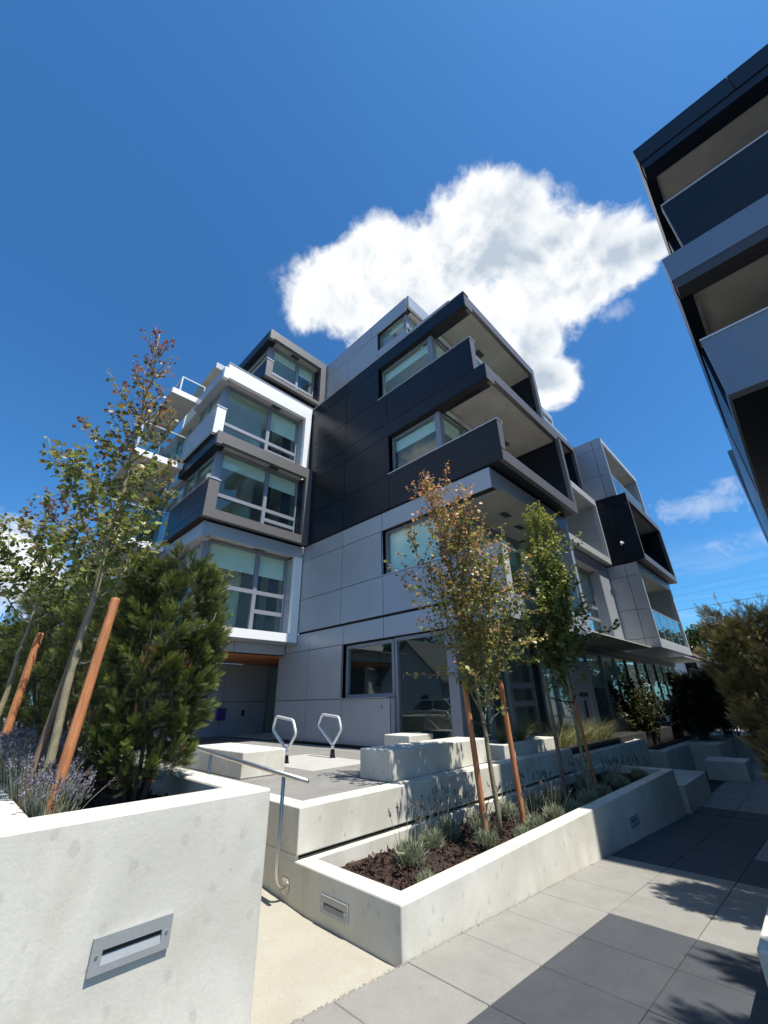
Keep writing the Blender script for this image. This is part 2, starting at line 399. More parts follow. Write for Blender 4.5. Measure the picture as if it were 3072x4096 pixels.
# path with pavers on the slope
path = MB()
XA, XB = -2.0, 10.7
path.quad((XA, -3.0, gz(XA)-.03), (XB, -3.0, gz(XB)-.03), (XB, 2.511, gz(XB)-.03), (XA, 2.511, gz(XA)-.03))
path.quad((XB, -3.0, gz(XB)-.03), (30, -3.0, gz(XB)-.03), (30, 3.4, gz(XB)-.03), (XB, 3.4, gz(XB)-.03))
path_o = path.build('path', 'substrate', kind='structure'); path_o['base'] = (0, 0, 0)
P = .627; SL = math.atan(GS)
pv_me = {}
def paver_mesh(mat, w, d):
    key = (mat, round(w, 3), round(d, 3))
    if key not in pv_me:
        b = MB().box(-w/2+.003, w/2-.003, -d/2+.003, d/2-.003, -.05, 0)
        o = b.build('paver', mat, None, .004, 1); pv_me[key] = o.data; bpy.data.objects.remove(o)
    return pv_me[key]
def paver(me, loc, parent, ry=0):
    o = bpy.data.objects.new('paver', me); col.objects.link(o); o.parent = parent; o.location = loc; o.rotation_euler = (0, ry, 0)
for i in range(-8, 32):
    x0 = 4.58 + i*P; xc = x0 + P/2
    for j, (y0, y1) in enumerate(((1.882, 2.506), (1.255, 1.882), (.628, 1.255), (0.0, .628), (-.628, 0), (-1.256, -.628))):
        if y1 <= .63 and xc > 3.4: continue
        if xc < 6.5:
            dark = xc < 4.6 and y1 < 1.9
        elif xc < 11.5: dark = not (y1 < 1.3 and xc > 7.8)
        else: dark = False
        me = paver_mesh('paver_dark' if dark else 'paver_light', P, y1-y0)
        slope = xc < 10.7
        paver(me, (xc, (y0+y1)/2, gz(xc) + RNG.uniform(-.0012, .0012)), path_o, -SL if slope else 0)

# ramp between the planters
rm = MB(); n = 14
for k in range(n):
    a, b = 2.512+k*.55, 2.512+(k+1)*.55
    za = -1.545 + max(0, a-3.6)*.075; zb = -1.545 + max(0, b-3.6)*.075
    rm.quad((1.50, a, za+.02), (2.68, a, za-.045), (2.68, b, zb-.045), (1.50, b, zb+.02))
rm.build('ramp', 'concrete_ramp', kind='structure')

# plaza
PZ = -.88
plz = MB(); plz.box(2.86, 26, 4.012, 16.0, -2.6, PZ-.032); plz.box(-1.2, 2.86, 10.2, 16, -2.6, PZ-.034)
plaza = plz.build('plaza', 'substrate', kind='structure'); plaza['base'] = (0, 0, 0)
for i in range(7):
    for j in range(16):
        xc = 2.86 + P*(i+.5); yc = 4.015 + P*(j+.5)
        if xc > 6.78: continue
        if 4.12 < xc < 5.33 and 5.72 < yc < 7.42: continue
        paver(paver_mesh('paver_plaza', P, P), (xc, yc, PZ+RNG.uniform(-.001, .001)), plaza)
MB().box(4.114, 5.36, 5.586, 7.44, PZ-.04, PZ+.004).build('concrete_pad', 'pad_white', None, .004, kind='structure')

# ------------------------------------------------------------------ concrete walls and planters
def ring(mb, o, i, z0, z1):
    (X0, X1, Y0, Y1), (x0, x1, y0, y1) = o, i
    b = len(mb.v)
    for z in (z0, z1):
        mb.v += [(X0, Y0, z), (X1, Y0, z), (X1, Y1, z), (X0, Y1, z), (x0, y0, z), (x1, y0, z), (x1, y1, z), (x0, y1, z)]
    for k in range(4):
        k2 = (k+1) % 4
        mb.f.append((b+8+k, b+8+k2, b+12+k2, b+12+k))      # top
        mb.f.append((b+k2, b+k, b+4+k, b+4+k2))            # bottom
        mb.f.append((b+k, b+k2, b+8+k2, b+8+k))            # outside
        mb.f.append((b+4+k2, b+4+k, b+12+k, b+12+k2))      # inside
    return mb
t = thing('concrete_planter', (1.0, 5, -1.5), 'tall pale concrete planter wall in the near left foreground, with the long grey light', 'planter')
ring(MB(), (-.05, 1.56, 2.51, 11.5), (.46, 1.39, 2.77, 11.3), -1.75, -.45).build('wall', 'concrete', t, .012)
t = thing('concrete_planter', (6, 3.1, -1.6), 'long low concrete planter in the middle holding lavender and two staked trees', 'planter')
ring(MB(), (2.66, 10.45, 2.51, 4.0), (2.84, 10.29, 2.68, 3.725), -2.4, -1.262).build('wall', 'concrete', t, .012)
t = thing('retaining_wall', (5, 3.9, -1.2), 'upper concrete retaining wall edging the paved terrace behind the low lavender planter', 'wall')
w = MB()
w.prism([(2.662, 3.77, -1.225), (8.9, 3.77, -1.225), (8.9, 4.008, -1.225), (2.86, 4.008, -1.225), (2.86, 9.6, -1.225), (2.662, 9.6, -1.225)], (0, 0, .355))
w.build('wall', 'concrete', t, .010)
MB().prism([(2.70, 3.84, -1.28), (8.88, 3.84, -1.28), (8.88, 4.005, -1.28), (2.855, 4.005, -1.28), (2.855, 9.6, -1.28), (2.70, 9.6, -1.28)], (0, 0, .07)).build('joint', 'substrate', t)
MB().box(2.6625, 2.699, 3.80, 9.6, -2.0, -1.226).build('lower_wall', 'concrete', t)
t = thing('concrete_planter', (11, 4.3, -1.3), 'sunlit concrete planter with ornamental grasses beside the ground floor windows', 'planter')
ring(MB(), (8.905, 13.75, 3.77, 4.78), (9.1, 13.55, 3.97, 4.62), -2.5, -1.02).build('wall', 'concrete', t, .012)
ring(MB(), (6.9, 8.9, 4.05, 4.76), (7.1, 8.7, 4.2, 4.62), -1.2, -.68).build('kerb', 'concrete', t, .012)
t = thing('concrete_planter', (17, 3.2, -2), 'stepped shaded concrete planter at the far end of the path below dark shrubs', 'planter')
MB().prism([(14.2, 3.49, -2.4), (16.8, 3.43, -2.4), (17.05, 2.71, -2.4), (19.9, 2.70, -2.4), (20.6, 1.9, -2.4), (25, 1.9, -2.4), (25, 4.7, -2.4), (14.2, 4.7, -2.4)], (0, 0, 1.08)).build('wall', 'concrete', t, .012)
MB().box(14.45, 24.8, 3.7, 4.6, -1.4, -1.28).build('soil', 'mulch', t)
t = thing('concrete_planter', (6, 0, -1.4), 'concrete planter at the right edge of the path under the brownish yew', 'planter')
ring(MB(), (3.52, 14.5, -1.6, .69), (3.72, 14.3, -1.4, .49), -2.4, -1.24).build('wall', 'concrete', t, .012)

def bench(b, label, mat='concrete', taper=0):
    t = thing('concrete_bench', ((b[0]+b[1])/2, (b[2]+b[3])/2, b[4]), label, 'bench', 'cast concrete bench blocks')
    MB().box(*b).build('block', mat, t, .014)
    return t
bench((4.14, 6.33, 4.02, 4.58, PZ+.001, -.54), 'long concrete bench block with leafy tree shadows across it')
bench((6.02, 6.70, 5.38, 6.0, PZ+.001, -.535), 'small concrete bench block close under the large ground floor window')
bench((3.08, 3.74, 5.72, 7.4, PZ+.001, -.57), 'concrete bench block left of the bike racks behind the handrail')
bench((10.72, 12.9, 2.47, 3.35, gz(10.7)-.03, -1.56), 'shaded concrete cube bench at the far end of the low planter')
bench((15.3, 16.3, 2.0, 2.9, gz(10.7)-.03, -1.58), 'small shaded concrete bench standing alone farthest down the path')

# mulch surfaces
def mulch(name, x0, x1, y0, y1, z, nchips, label):
    nx, ny = max(2, int((x1-x0)/.12)), max(2, int((y1-y0)/.12))
    X, Y = np.meshgrid(np.linspace(x0, x1, nx), np.linspace(y0, y1, ny), indexing='ij')
    Z = z + RNG.uniform(-.02, .02, X.shape)
    V = np.stack([X, Y, Z], -1).reshape(-1, 3)
    I = np.arange(nx*ny).reshape(nx, ny)
    F = np.stack([I[:-1, :-1], I[1:, :-1], I[1:, 1:], I[:-1, 1:]], -1).reshape(-1, 4)
    c = np.stack([RNG.uniform(x0+.02, x1-.02, nchips), RNG.uniform(y0+.02, y1-.02, nchips), z+RNG.uniform(.0, .03, nchips)], -1)
    a = RNG.normal(size=(nchips, 3)); a[:, 2] *= .5; a /= np.linalg.norm(a, axis=1)[:, None]
    b = np.cross(a, RNG.normal(size=(nchips, 3))); b /= np.linalg.norm(b, axis=1)[:, None]
    l = RNG.uniform(.012, .035, (nchips, 1)); ww = RNG.uniform(.004, .010, (nchips, 1))
    cv = np.stack([c-a*l-b*ww, c+a*l-b*ww, c+a*l+b*ww, c-a*l+b*ww], 1).reshape(-1, 3)
    F = np.vstack([F, np.arange(len(cv)).reshape(-1, 4)+len(V)]); V = np.vstack([V, cv])
    o = np_mesh(name, 'mulch', V, F, np.full((len(V), 3), .05), label=label, cat='mulch', kind='stuff')
mulch('bark_mulch', 2.84, 10.29, 2.68, 3.725, -1.40, 9000, 'dark brown bark mulch covering the low lavender planter')
mulch('bark_mulch', .46, 1.39, 2.77, 11.3, -.60, 3000, 'shaded bark mulch under the shrubs of the near left planter')
mulch('bark_mulch', 3.72, 14.3, -1.4, .49, -1.33, 2500, 'shaded bark mulch in the planter at the right edge')
mulch('bark_mulch', 9.1, 13.55, 3.97, 4.62, -1.10, 800, 'bark mulch under the ornamental grasses')
mulch('bark_mulch', 7.1, 8.7, 4.2, 4.62, -.76, 400, 'bark mulch in the small kerbed bed by the glass wall')

n_ = 900; gx = RNG.uniform(1.7, 10.2, n_); gc_ = np.stack([gx, 2.503-np.abs(RNG.normal(size=n_))*.010, -1.40+GS*gx+.003], -1)
tet = np.array([(1, 0, -.4), (-.5, .87, -.4), (-.5, -.87, -.4), (0, 0, .8)])
gv = (gc_[:, None, :] + (tet[None]+RNG.normal(size=(n_, 4, 3))*.25)*RNG.uniform(.003, .009, (n_, 1, 1))).reshape(-1, 3)
gf = (np.array([(0, 1, 3), (1, 2, 3), (2, 0, 3)])[None]+(np.arange(n_)*4)[:, None, None]).reshape(-1, 3)
np_mesh('gravel', 'paver_light', gv, gf, np.full((len(gv), 3), .3), label='thin line of pale grit where the pavers meet the low planter', cat='gravel', kind='stuff')

# ------------------------------------------------------------------ main apartment building
B = thing('apartment_building', (7, 10, PZ), 'modern grey and black apartment block of stacked balcony boxes in the centre', 'building')
GAP = .008
def px(X, y0, y1, z0, z1, mat, parent=None, back=.18):
    p = parent or B
    MB().box(X, X+.022, y0+GAP, y1-GAP, z0+GAP, z1-GAP).build('cladding_panel', mat, p)
    if back: MB().box(X+.0225, X+back, y0+(.02 if y0 < 5.95 else 0), y1, z0+.001, z1-.001).build('backing', 'substrate', p)
def py(Y, x0, x1, z0, z1, mat, parent=None, back=.18):
    p = parent or B
    MB().box(x0+GAP, x1-GAP, Y, Y+.022, z0+GAP, z1-GAP).build('cladding_panel', mat, p)
    if back: MB().box(x0, x1, Y+.0225, Y+back, z0, z1).build('backing', 'substrate', p)
def part(name, mat, b, parent=None, bevel=0): return MB().box(*b).build(name, mat, parent or B, bevel)

def window(axis, c, cells, mat='frame', parent=None, fw=.05, dep=.09, glass='window_glass', name='window'):
    """cells: (a0, a1, z0, z1[, blind fraction][, frame material]); axis x: faces -X, axis y: faces -Y"""
    def bx(mb, c0, c1, a0, a1, z0, z1):
        mb.box(c0, c1, a0, a1, z0, z1) if axis == 'x' else mb.box(a0, a1, c0, c1, z0, z1)
    f = MB()
    for cell in cells:
        a0, a1, z0, z1 = cell[:4]; w = fw
        bx(f, c, c+dep, a0, a1, z0, z0+w); bx(f, c, c+dep, a0, a1, z1-w, z1)
        bx(f, c+.001, c+dep, a0, a0+w, z0+w, z1-w); bx(f, c+.001, c+dep, a1-w, a1, z0+w, z1-w)
    fo = f.build(name, mat, parent or B)
    for cell in cells:
        a0, a1, z0, z1 = cell[:4]; w = fw
        p = MB(); bx(p, c+.035, c+.047, a0+w, a1-w, z0+w, z1-w); p.build('pane', glass, fo)
        if len(cell) > 4 and cell[4]:
            h = (z1-z0-2*w)*cell[4]
            q = MB(); bx(q, c+.13, c+.136, a0+w*.4, a1-w*.4, z1-w-h, z1-w); bx(q, c+.125, c+.142, a0+w*.4, a1-w*.4, z1-w-h-.025, z1-w-h); q.build('roller_blind', 'blind', fo)
    return fo
def guard(axis, c, a0, a1, z0, z1, parent=None, n=3, solid_end=False):
    """glass balcony guard with clamp posts and a top rail"""
    def bx(mb, c0, c1, p0, p1, q0, q1):
        mb.box(c0, c1, p0, p1, q0, q1) if axis == 'x' else mb.box(p0, p1, c0, c1, q0, q1)
    r = MB(); bx(r, c-.02, c+.02, a0, a1, z1-.03, z1); ro = r.build('guard_rail', 'cap_metal', parent or B)
    wdt = (a1-a0)/n
    for k in range(n):
        p = MB(); bx(p, c-.006, c+.006, a0+k*wdt+.01, a0+(k+1)*wdt-.01, z0+.03, z1-.03); p.build('glass_panel', 'guard_glass', ro)
    for k in range(n+1):
        a = min(max(a0+k*wdt, a0+.015), a1-.015)
        p = MB(); bx(p, c-.012, c+.012, a-.012, a+.012, z0, z1-.03); p.build('post', 'cap_metal', ro)
def vent(x, y, z, parent=None, w=.34, d=.16):
    MB().box(x-w/2, x+w/2, y-d/2, y+d/2, z-.012, z-.002).build('soffit_vent', 'frame_dark', parent or B)

LV = [1.82, 4.5, 7.2, 9.9]; XF = 6.78
# ---- street-side facade (faces -X)
for r0, r1 in ((4.5, 5.51), (6.75, 7.2), (7.2, 8.25), (9.47, 9.93)):
    y0 = {4.5: 3.15, 6.75: 3.21, 7.2: 3.50, 9.47: 3.48}[r0]
    for a, b in ((y0, 6.4), (6.4, 8.25), (8.25, 10.26)) if r0 in (4.5, 7.2) else ((y0, 8.25), (8.25, 10.26)):
        px(XF-.03, a, b, r0, r1, 'clad_dark')
for a, b in ((6.38, 8.25), (8.25, 10.26)): px(XF-.03, a, b, 5.51, 6.75, 'clad_dark')
for a, b in ((6.74, 8.25), (8.25, 10.26)): px(XF-.03, a, b, 8.25, 9.47, 'clad_dark')
for r0, r1 in ((1.85, 2.79), (3.98, 4.47)):
    for a, b in ((3.5, 5.0), (5.0, 6.72), (6.72, 8.3), (8.3, 10.24)): px(XF, a, b, r0, r1, 'clad_light')
for a, b in ((6.72, 8.3), (8.3, 10.24)): px(XF, a, b, 2.79, 3.98, 'clad_light')
for a, b in ((3.5, 4.9), (4.9, 6.72), (6.72, 8.17), (8.17, 9.6), (9.6, 10.78)): px(XF, a, b, 1.33, 1.80, 'clad_light')
for a, b in ((8.17, 9.6), (9.6, 11.1)): px(XF, a, b, .09, 1.33, 'clad_light')
for a, b in ((6.57, 8.17), (8.17, 9.6), (9.6, 11.1)): px(XF, a, b, PZ+.03, .09, 'clad_light')
px(XF, 10.78, 11.1, 1.282, 1.33, 'clad_light')
part('wall', 'substrate', (XF+.03, XF+.25, 3.6, 10.2, 1.80, 1.85)); part('wall', 'substrate', (XF+.0, XF+.25, 3.6, 10.2, 4.47, 4.5))
# sills and caps
part('sill', 'cap_metal', (XF-.05, XF+.12, 6.62, 8.17, .09, .105)); part('wall_return', 'frame', (XF+.02, XF+.2, 6.46, 6.57, PZ, .09))
part('parapet_cap', 'cap_metal', (XF-.05, XF+.2, 3.13, 6.42, 5.51, 5.535)); part('parapet_cap', 'cap_metal', (XF-.05, XF+.2, 3.48, 6.78, 8.25, 8.275))
part('sill', 'cap_metal', (XF-.02, XF+.2, 3.48, 6.76, 2.79, 2.81)); part('roof_cap', 'cap_metal', (XF-.05, XF+.2, 3.46, 10.3, 9.93, 9.955))
# reveals
for (a, z0, z1, mt) in ((6.4, 5.54, 6.75, 'clad_dark'), (6.76, 8.28, 9.47, 'clad_dark'), (6.74, 2.81, 3.98, 'clad_light'), (8.19, .11, 1.33, 'frame')):
    part('reveal', mt, (XF+.0, XF+.24, a-.02, a+.015, z0, z1))
# windows on that facade
window('x', XF+.12, [(4.82, 6.38, 5.53, 6.72, .30)]); window('x', XF+.12, [(4.84, 6.72, 8.27, 9.45, .25)])
window('x', XF+.12, [(5.0, 6.72, 2.81, 3.97, .97)])
window('x', XF+.10, [(6.50, 8.15, .105, 1.30, 0)], fw=.075)
window('x', XF+.08, [(4.98, 6.46, PZ+.02, 1.31, 0)], fw=.07)
part('corner_post', 'frame', (XF+.06, XF+.22, 4.80, 4.98, PZ, 1.33))
part('corner_post', 'frame', (XF+.10, XF+.26, 4.70, 4.82, 5.53, 6.72)); part('corner_post', 'frame', (XF+.10, XF+.26, 4.72, 4.84, 8.27, 9.45))
part('corner_post', 'frame', (XF+.10, XF+.26, 4.88, 5.0, 2.81, 3.97))
# ---- first bay of the path-side: balconies carried out to Y 3.1
def slab_edge(x0, x1, yf, z0, z1, mat, soff, yb=4.9, lip=.33):
    part('fascia', mat, (x0, x1, yf, yf+.10, z0, z1))
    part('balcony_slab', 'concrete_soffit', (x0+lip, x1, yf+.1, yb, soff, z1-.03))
slab_edge(XF-.006, 10.72, 3.15, 4.5, 4.78, 'clad_sunlit_dark', 4.56)
part('beam', 'clad_dark', (XF-.007, XF+.33, 3.251, 4.9, 4.505, 4.75)); part('underside', 'clad_dark', (XF+.33, 10.7, 3.26, 4.9, 4.51, 4.555))
slab_edge(XF-.006, 10.72, 3.21, 6.90, 7.2, 'clad_sunlit_dark', 6.86)
part('beam', 'clad_dark', (XF-.007, XF+.33, 3.311, 4.9, 6.755, 7.19)); part('beam_end', 'clad_sunlit_dark', (XF-.007, XF+.33, 3.212, 3.31, 6.755, 6.9))
slab_edge(XF-.006, 10.80, 3.48, 9.62, 9.93, 'clad_sunlit_dark', 9.60)
part('beam', 'clad_dark', (XF-.007, XF+.35, 3.581, 4.9, 9.475, 9.92)); part('beam_end', 'clad_sunlit_dark', (XF-.007, XF+.35, 3.482, 3.58, 9.475, 9.62))
slab_edge(XF+.02, 10.72, 3.51, 4.10, 4.47, 'clad_light', 4.16)
part('beam', 'clad_light', (XF+.023, XF+.35, 3.611, 4.9, 4.0, 4.46)); part('beam_end', 'clad_light', (XF+.022, XF+.35, 3.512, 3.61, 4.0, 4.1))
slab_edge(XF+.02, 10.72, 3.51, 1.34, 1.82, 'clad_light', 1.36, lip=.2)
# parapet ends (the thickness of the -X parapets seen from the path)
part('parapet_end', 'clad_sunlit_dark', (XF-.03, XF+.17, 3.142, 3.168, 4.78, 5.51)); part('parapet_end', 'clad_sunlit_dark', (XF-.03, XF+.17, 3.492, 3.518, 7.2, 8.25))
part('parapet_end', 'clad_sunlit_light', (XF+.0, XF+.23, 3.492, 3.518, 1.85, 2.79))
part('parapet_lining', 'clad_dark', (XF+.15, XF+.17, 3.2, 4.8, 4.78, 5.51)); part('parapet_lining', 'clad_dark', (XF+.15, XF+.17, 3.55, 4.8, 7.2, 8.25)); part('parapet_lining', 'clad_light', (XF+.18, XF+.2, 3.55, 4.9, 1.85, 2.79))
guard('y', 3.62, XF+.2, 10.5, 7.2, 8.0); guard('y', 3.56, XF+.25, 10.5, 1.84, 2.78, n=3)
# end walls of first bay
def side_wall(x0, x1, yf, yb, z0, z1, mat, trim, seams):
    part('balcony_wall', mat, (x0+.02, x1, yf+.1, yb, z0, z1)); part('wall_edge', trim, (x0, x1, yf, yf+.1, z0, z1))
    zz = [z0]+seams+[z1]
    for a, b in zip(zz[:-1], zz[1:]): MB().box(x0, x0+.02, yf+.11, yb, a+GAP, b-GAP).build('cladding_panel', mat, B)
side_wall(10.56, 10.72, 3.15, 4.9, 4.78, 6.90, 'clad_dark', 'clad_sunlit_dark', [5.5]); side_wall(10.60, 10.80, 3.48, 4.9, 7.2, 9.62, 'clad_dark', 'clad_sunlit_dark', [8.25])
side_wall(10.56, 10.72, 3.51, 4.9, 1.82, 4.10, 'clad_light', 'clad_light', [2.8])
# glazing at the back of the balconies
window('y', 4.72, [(XF+.26, 8.0, 5.0, 6.80, .25), (8.0, 9.2, 5.0, 6.80, .25), (9.2, 10.54, 5.0, 6.80, .25)])
window('y', 4.74, [(XF+.26, 8.0, 7.25, 9.55, .25), (8.0, 9.2, 7.25, 9.55, .25), (9.2, 10.58, 7.25, 9.55, .25)])
window('y', 4.90, [(XF+.26, 8.0, 1.86, 4.14, .3), (8.0, 9.2, 1.86, 4.14, .3), (9.2, 10.54, 1.86, 4.14, .3)])
for zz in (6.86, 9.60, 4.16): vent(8.6, 4.2, zz); vent(9.6, 4.35, zz)
# roller screen housing under the soffits
part('screen_housing', 'cap_metal', (XF+.3, 10.5, 4.56, 4.66, 6.76, 6.85)); part('screen_housing', 'cap_metal', (XF+.3, 10.5, 4.58, 4.68, 9.50, 9.59))

# ---- second and third bays: framed loggias
def loggia(x0, x1, yf, yb, z0, z1, mat, trim, rows=None, split=.34, y_stop=4.1, glass=False, front_h=(.24, .28)):
    b, tp = front_h
    part('fascia', trim, (x0, x1, yf, yf+.12, z0, z0+b)); part('fascia', trim, (x0, x1, yf, yf+.12, z1-tp, z1))
    part('wall_edge', trim, (x1-.16, x1, yf, yf+.12, z0+b, z1-tp)); part('wall_edge', trim, (x0, x0+.12, yf, yf+.12, z0+b, z1-tp))
    part('balcony_wall', mat, (x1-.16, x1, yf+.12, yb, z0+.2, z1-.24)); part('balcony_wall', mat, (x0+.024, x0+.14, yf+.12, yb, z0+.2, z1-.24))
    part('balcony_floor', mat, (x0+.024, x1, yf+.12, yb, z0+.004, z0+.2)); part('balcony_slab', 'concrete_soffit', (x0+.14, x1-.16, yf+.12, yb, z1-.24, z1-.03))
    part('roof_deck', mat, (x0+.024, x1, yf+.12, yb, z1-.029, z1-.004))
    if rows:
        zs_ = [z0]+rows+[z1]
        for a, c in zip(zs_[:-1], zs_[1:]):
            for p, q in ((yf, yf+split), (yf+split, y_stop)):
                MB().box(x0-.001, x0+.022, p+GAP*(p > yf), q-GAP, a+GAP, c-GAP).build('cladding_panel', mat, B)
        part('wall', 'substrate', (x0+.0225, x0+.024, yf+.01, yb, z0, z1))
    seam = (z0+z1)/2-.3
    MB().box(x1-.18, x1-.1605, yf+.13, yb, z0+.21, seam).build('cladding_panel', mat, B); MB().box(x1-.18, x1-.1605, yf+.13, yb, seam+.016, z1-.25).build('cladding_panel', mat, B)
    n = 3; w_ = (x1-x0-.3)/n
    window('y', yb, [(x0+.14+k*w_, x0+.14+(k+1)*w_, z0+.22, z1-.25, .25) for k in range(n)])
    if glass: guard('y', yf+.06, x0+.13, x1-.17, z0+b, z0+b+1.0, n=4)
loggia(10.80, 16.38, 4.36, 5.3, 7.2, 9.93, 'clad_dark', 'clad_sunlit_dark')
loggia(10.72, 16.38, 4.08, 5.3, 4.5, 7.2, 'clad_light', 'clad_sunlit_light')
loggia(16.4, 21.5, 3.29, 5.2, 7.2, 9.93, 'clad_light', 'clad_sunlit_light', [8.22, 9.45], .36, 4.40, True, (.10, .22))
loggia(16.4, 21.4, 2.99, 5.2, 4.5, 7.19, 'clad_dark', 'clad_sunlit_dark', [5.5, 6.75], .6, 4.15)
loggia(16.4, 21.2, 3.29, 5.2, 1.50, 4.46, 'clad_light', 'clad_sunlit_light', [1.82, 2.8, 4.0], .42, 4.45, True, (.30, .28))
# second bay, first floor
part('fascia', 'clad_light', (10.72, 16.38, 4.30, 4.42, 1.52, 1.84)); part('balcony_slab', 'concrete_soffit', (10.72, 16.38, 4.42, 5.2, 1.54, 1.80))
part('fascia', 'clad_light', (10.72, 16.38, 4.30, 4.42, 4.1, 4.46)); part('balcony_slab', 'concrete_soffit', (10.72, 16.38, 4.42, 5.2, 4.14, 4.44))
part('balcony_wall', 'clad_light', (15.3, 16.38, 4.31, 4.9, 1.84, 4.1)); part('balcony_wall', 'clad_light', (10.73, 11.2, 4.31, 4.9, 1.84, 4.1))
window('y', 4.62, [(11.22, 12.4, 1.84, 2.7, 0), (11.22, 12.4, 2.7, 4.12, .4), (12.4, 13.6, 1.84, 2.7, 0), (12.4, 13.6, 2.7, 4.12, .4), (13.6, 15.28, 1.84, 2.4, 0), (13.6, 15.28, 2.4, 2.8, 0), (13.6, 15.28, 2.8, 4.12, .4)])
vent(13, 4.8, 4.14); vent(18.5, 4.0, 4.22); vent(18.5, 3.9, 6.95)
# ---- ground floor glass wall along the path
part('soffit_beam', 'frame_dark', (XF+.25, 25.4, 4.76, 5.0, 1.33, 1.62)); part('soffit', 'concrete_soffit', (XF+.2, 25.5, 3.60, 4.76, 1.505, 1.535))
part('sill_kerb', 'concrete', (XF+.25, 25.4, 4.79, 5.0, -1.0, -.70))
YG = 4.84
xsn = [7.02, 7.98, 8.85, 10.0]
for a, b in zip(xsn[:-1], xsn[1:]): window('y', YG, [(a, b, -.69, -.08, 0), (a, b, -.08, .30, 0), (a, b, .30, 1.33, .35)] if a > 8.5 else [(a, b, -.69, 1.33, .2)], 'frame', fw=.06)
window('y', YG+.05, [(10.0, 10.45, -.69, 1.33, 0)], 'frame_dark', fw=.07)
window('y', YG, [(10.45, 11.2, -.69, 1.33, .9), (11.2, 12.2, -.69, 1.33, .9)], 'frame', fw=.04)
part('white_panel', 'white_wall', (12.22, 13.72, 4.80, 4.90, .16, .98)); part('white_panel', 'white_wall', (12.22, 12.52, 4.80, 4.90, -.69, .16)); part('white_panel', 'white_wall', (13.36, 13.72, 4.80, 4.90, -.69, .16))
d = part('door', 'white_wall', (12.53, 13.35, 4.86, 4.92, -.69, .05)); MB().box(12.9, 12.96, 4.82, 4.85, -.5, -.05).build('handle', 'black_metal', d); part('door_head', 'frame_dark', (12.53, 13.35, 4.87, 4.93, .05, .16))
window('y', YG, [(12.22, 13.72, .98, 1.33, 0), ], 'frame', fw=.04)
xs2 = [13.74, 15.1, 16.4, 17.7, 19.0, 20.35, 21.8, 23.0, 24.2, 25.4]
for k, (a, b) in enumerate(zip(xs2[:-1], xs2[1:])): window('y', YG, [(a, b, -.69, 1.33, .5 if k < 2 else 0)], 'frame_dark' if 1 < k < 6 else 'frame', fw=.055)
# ---- set-back top storey
X5 = 7.3
for a, b in ((4.25, 6.0), (6.0, 7.3), (7.3, 8.9), (8.9, 10.3)): px(X5, a, b, 9.96, 10.88, 'clad_light')
for a, b in ((7.3, 8.9), (8.9, 10.3)): px(X5, a, b, 10.88, 11.95, 'clad_light')
px(X5, 5.9, 7.3, 10.88, 11.09, 'clad_light')
for a, b in ((5.9, 7.6), (7.6, 10.3)): px(X5-.004, a, b, 11.95, 12.58, 'clad_light')
window('x', X5+.12, [(6.12, 7.28, 11.09, 12.0, .2)]); window('y', 6.08, [(X5+.24, 8.6, 11.09, 12.0, .2)]); part('corner_post', 'frame', (X5+.1, X5+.24, 6.02, 6.12, 11.09, 12.0))
part('roof', 'clad_light', (X5+.03, 14.0, 5.88, 12.0, 12.30, 12.57)); part('balcony_slab', 'concrete_soffit', (X5+.25, 13.9, 5.92, 6.9, 12.05, 12.298)); part('fascia', 'clad_light', (X5+.02, 14.0, 5.80, 5.88, 12.05, 12.6)); part('parapet_cap', 'cap_metal', (X5-.01, X5+.16, 5.88, 7.3, 11.09, 11.11))
part('wall', 'clad_light', (X5+.18, 14, 6.95, 10, 9.96, 12.05))
loggia(13.9, 16.6, 5.0, 6.0, 9.95, 12.1, 'clad_light', 'clad_light', None, .3, 4.4); 
part('parapet', 'clad_light', (11.2, 16.4, 4.55, 4.65, 9.95, 10.5))

